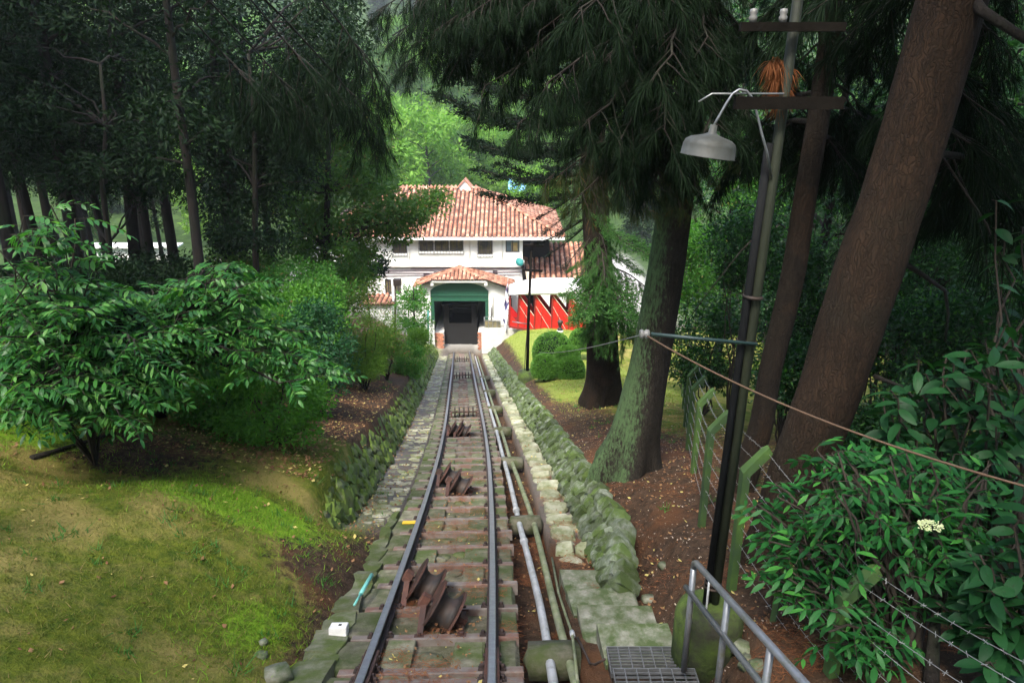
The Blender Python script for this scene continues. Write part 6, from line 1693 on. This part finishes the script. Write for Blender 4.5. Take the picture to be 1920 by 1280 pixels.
# broad leaved shrubs at the right edge
def simple_leaf(seed, L=.2, W=.075, curl=.3):
    V, F = blade(L, W, 5, curl, .22); mb = MB().add(*tube([(-.03, 0, .0), (0, 0, 0), (L * .5, 0, -curl * L * .25 + .001)], [.003, .0025, .0015], 3, False), 0); mb.add(V, F, 1); return mb.mesh('leaf', [M['twig'], M['leaf_broad']])
brd = [simple_leaf(i, r.uniform(.16, .22), r.uniform(.06, .08), r.uniform(.2, .5)) for i in range(4)]
def broad(label, regs, base, seed, per=10):
    tips = []
    for px, py, rx, ry, d, dd, n in regs:
        for _ in range(n): tips.append(tuple(P(px + rx * r.uniform(-1, 1), py + ry * r.uniform(-1, 1), d + dd * r.uniform(-1, 1))))
    b = P(*base); leaf_shrub('broadleaf_shrub', label, 'shrub', Vector((b.x, b.y, gz(b.x, b.y) - .1)), tips, brd, 'twig', 300, seed, per=per, r0=.04, pitch=(-.9, .4))
broad('tall broad leaved shrub at the upper right edge of the photo', ((1870, 690, 60, 90, 5.4, .4, 10), (1780, 720, 50, 50, 5.8, .3, 7), (1890, 400, 50, 50, 6.2, .3, 6), (1860, 780, 60, 40, 5.2, .3, 6)), (1900, 1100, 5.8), 31)
broad('broad leaved sprig leaning in front of the leaning pine', ((1690, 770, 45, 40, 5.6, .25, 6), (1750, 700, 40, 40, 5.9, .2, 5)), (1760, 1000, 5.9), 32)
broad('dark broad leaved shrub in the lower right corner', ((1870, 1080, 60, 60, 4.3, .3, 9), (1800, 1090, 50, 60, 4.5, .3, 7), (1880, 1200, 50, 50, 4.2, .3, 6), (1900, 980, 40, 50, 4.4, .3, 5)), (1900, 1330, 4.4), 33)

# ------------------------------------------------------------------ grass, litter, needles, pebbles
def scatter(n, umin, umax, ymin, ymax, r):
    """points spread over the ground, thinning with distance"""
    y = ymin + (ymax - ymin) * r.uniform(0, 1, n) ** 1.35; u = r.uniform(umin, umax, n); x = cx(np.clip(y, -4, 46)) + u
    return x, y, u
def blades(x, y, hgt, w, lean, r):
    z = ground_z(x, y); n = len(x); a = r.uniform(0, 6.3, n); h = hgt * r.uniform(.5, 1.4, n)
    s = np.stack([np.cos(a), np.sin(a), 0 * a], -1) * (w * r.uniform(.7, 1.3, n))[:, None]
    p = np.stack([x, y, z - .005], -1); tip = p + np.stack([r.normal(0, lean, n) * h, r.normal(0, lean, n) * h, h], -1)
    V = np.stack([p - s, p + s, tip], 1).reshape(-1, 3); return V, np.arange(n * 3).reshape(n, 3)
r = np.random.default_rng(33)
M['grass'] = leafmat('lawn_grass', (.065, .10, .014), (.17, .175, .038), .25, .7, .15, (.22, .17, .07), .16)
M['grassb'] = leafmat('moss_grass', (.09, .20, .014), (.18, .31, .025), .25, .7, .15)
x, y, u = scatter(230000, -9, -.95, 2.6, 14, r)
gm_, mm_, lm_, _, _ = ground_masks(x, y)
dens = gm_ * (.35 + .65 * (vn(x, y, 2.2, 5) > .45)); k = r.uniform(0, 1, len(x)) < dens * .75
part('lawn_grass', MB().add(*blades(x[k], y[k], .034, .0036, .8, r), 0, False), M['grass'], None, kind='stuff')
k = (r.uniform(0, 1, len(x)) < mm_ * .9)
part('moss_tuft', MB().add(*blades(x[k], y[k], .042, .0045, .8, r), 0, False), M['grassb'], None, kind='stuff')
# weed tufts: lawn, kerb, bank, fence line
xs_, ys_ = [], []
for i in range(330):
    if i < 150: yq = r.uniform(3.4, 11); uq = -r.uniform(1.0, 7)
    elif i < 250: yq = r.uniform(5, 20); uq = r.uniform(2.6, 5.5)
    else: yq = r.uniform(18, 44); uq = -r.uniform(1.9, 3.4)
    m = int(r.integers(8, 26)); xs_.append(float(cx(yq)) + uq + r.normal(0, .04, m)); ys_.append(yq + r.normal(0, .04, m))
x = np.concatenate(xs_); y = np.concatenate(ys_)
M['weed'] = leafmat('weed_leaf', (.035, .12, .02), (.07, .20, .04), .3, .6, .2)
part('weed', MB().add(*blades(x, y, .07, .006, .8, r), 0, False), M['weed'], None, kind='stuff')
x, y, u = scatter(42000, 2.4, 9, 15, 44, r); _, _, l_, _, _ = ground_masks(x, y); k = r.uniform(0, 1, len(x)) < l_ * .8
M['lawn'] = leafmat('station_lawn', (.13, .20, .025), (.22, .27, .05), .3, .7, .15)
part('station_grass', MB().add(*blades(x[k], y[k], .06, .008, .6, r), 0, False), M['lawn'], None, kind='stuff')
# fallen leaves
def litter(n, um, uM, ym, yM, L, prob=None, h=None):
    x, y, u = scatter(n, um, uM, ym, yM, r)
    if prob is not None:
        k = r.uniform(0, 1, n) < prob(x, y, u); x, y = x[k], y[k]
    z = (ground_z(x, y) if h is None else cz(y) + h) + .008; n = len(x)
    d = r.normal(0, 1, (n, 3)); d[:, 2] = r.normal(.05, .2, n)
    c = np.stack([x, y, z], -1); d = unit(d); a = np.cross(d, np.array([0, 0, 1.]) + r.normal(0, .25, (n, 3))); a = unit(a)
    Lk = L * r.uniform(.5, 1.5, (n, 1)); W = Lk * r.uniform(.18, .4, (n, 1))
    V = np.stack([c, c + d * Lk * .5 + a * W, c + d * Lk + np.array([0, 0, .006]), c + d * Lk * .5 - a * W], 1).reshape(-1, 3)
    return V, np.arange(n * 4).reshape(n, 4)
M['litter'] = leafmat('fallen_leaf', (.12, .055, .028), (.30, .17, .085), .1, .8, .15, (.50, .42, .14), .14)
mb = MB()
mb.add(*litter(2600, -7, -1.0, 3.2, 13, .045, lambda x, y, u: .25 + .75 * sstep(6, 8, y)), 0, False)
mb.add(*litter(5200, -4.2, -1.9, 8.5, 20, .05), 0, False)
mb.add(*litter(5000, 2.0, 6.5, 4.5, 24, .042), 0, False)
mb.add(*litter(900, -1.6, -1.3, 7, 34, .04, h=-.165), 0, False)
mb.add(*litter(300, -1.3, -.9, 7, 34, .04, h=-.165), 0, False)
mb.add(*litter(700, -.42, .42, 4.2, 26, .035, h=-.12), 0, False)
mb.add(*litter(500, .76, 1.25, 4, 20, .04, h=-.50), 0, False)
mb.add(*litter(400, 1.3, 1.75, 7, 30, .04, h=-.2), 0, False)
part('leaf_litter', mb, M['litter'], None, kind='stuff')
# pale broken bits on the right bank
M['chip'] = leafmat('pale_wood_chip', (.28, .20, .15), (.50, .42, .34), 0, .8, .15)
part('wood_chips', MB().add(*litter(3200, 2.1, 5.5, 4.5, 16, .02), 0, False), M['chip'], None, kind='stuff')
# dry pine needles on the track bed, in the trench and on the bank
def needles(n, um, uM, ym, yM, h):
    x, y, u = scatter(n, um, uM, ym, yM, r)
    m_ = vn(u, y, 2.6, 8) > .52; x, y, u = x[m_], y[m_], u[m_]
    z = (ground_z(x, y) if h is None else cz(y) + h) + r.uniform(0, .012, len(x)); n = len(x)
    a = r.uniform(0, 6.3, n); L = r.uniform(.05, .11, n)
    d = np.stack([np.cos(a) * L, np.sin(a) * L, r.normal(0, .01, n) - np.sin(a) * L * .29], -1); s = np.stack([-np.sin(a), np.cos(a), 0 * a], -1) * .0017
    c = np.stack([x, y, z], -1)
    V = np.stack([c - s, c + s, c + d + s * .5, c + d - s * .5], 1).reshape(-1, 3); return V, np.arange(n * 4).reshape(n, 4)
mb = MB()
for a in ((6500, -.44, .44, 3.8, 12, -.12), (1500, .56, .73, 3.8, 12, -.125), (9000, .76, 1.25, 3.6, 12, -.50), (2000, 1.3, 1.75, 6, 13, -.20), (22000, 2.1, 4.6, 4, 13, None)): mb.add(*needles(*a), 0, False)
M['dryneedle'] = leafmat('dry_pine_needle', (.14, .05, .022), (.30, .12, .05), 0, .8, .15)
part('dry_needles', mb, M['dryneedle'], None, kind='stuff')
# loose stones
def loose(px, py, s, mt, label):
    p = GP(px, py); single('stone', MB().add(*xf(rock(int(px), .6, .15), Matrix.Translation(p + Vector((0, 0, s * .15))) @ Matrix.Rotation(px, 4, 'Z') @ Matrix.Diagonal((s, s * .8, s, 1)))), M[mt], label, 'stone', 'loose stones')
loose(1216, 1127, .13, 'slab', 'pale green angular stone lying at the end of the right wall')
loose(1243, 1063, .10, 'slab', 'small pale stone on the brown bank below the mossy pine')
loose(522, 1271, .20, 'slab', 'whitish stone at the bottom edge of the lawn')
loose(490, 1232, .09, 'slab', 'small whitish stone on the lawn above the bottom edge one')
loose(494, 1206, .07, 'slab', 'smallest whitish stone on the lawn')
loose(1394, 1222, .15, 'slab', 'yellowish stone beyond the handrail')
loose(1402, 1247, .13, 'slab', 'grey stone just below the yellowish one beyond the handrail')
loose(1420, 1252, .11, 'slab', 'small grey stone between two handrail posts')
pts = [GP(a, b) + Vector((0, 0, .03)) for a, b in ((60, 862), (110, 848), (160, 832), (215, 815))]
single('fallen_branch', MB().add(*tube(pts, [.035, .03, .022, .012], 8)), M['bark'], 'dark fallen branch lying on the lawn below the walnut shrub', 'branch')

# ------------------------------------------------------------------ thin mountain haze
hz_m = bpy.data.materials.new('haze'); hz_m.use_nodes = True
hn = hz_m.node_tree; hn.nodes.clear()
pv = hn.nodes.new('ShaderNodeVolumePrincipled'); pv.inputs['Color'].default_value = (.90, .95, 1, 1); pv.inputs['Density'].default_value = .0005; pv.inputs['Anisotropy'].default_value = .2
ho = hn.nodes.new('ShaderNodeOutputMaterial'); hn.links.new(pv.outputs[0], ho.inputs['Volume'])
zmin = float(ZZ.min()) - 1; zmax = float(ZZ.max()) + 22
V, F = box(-420, 420, -40, 640, zmin, zmax)
part('haze', MB().add(V, F, 0, False), hz_m, None, kind='stuff')
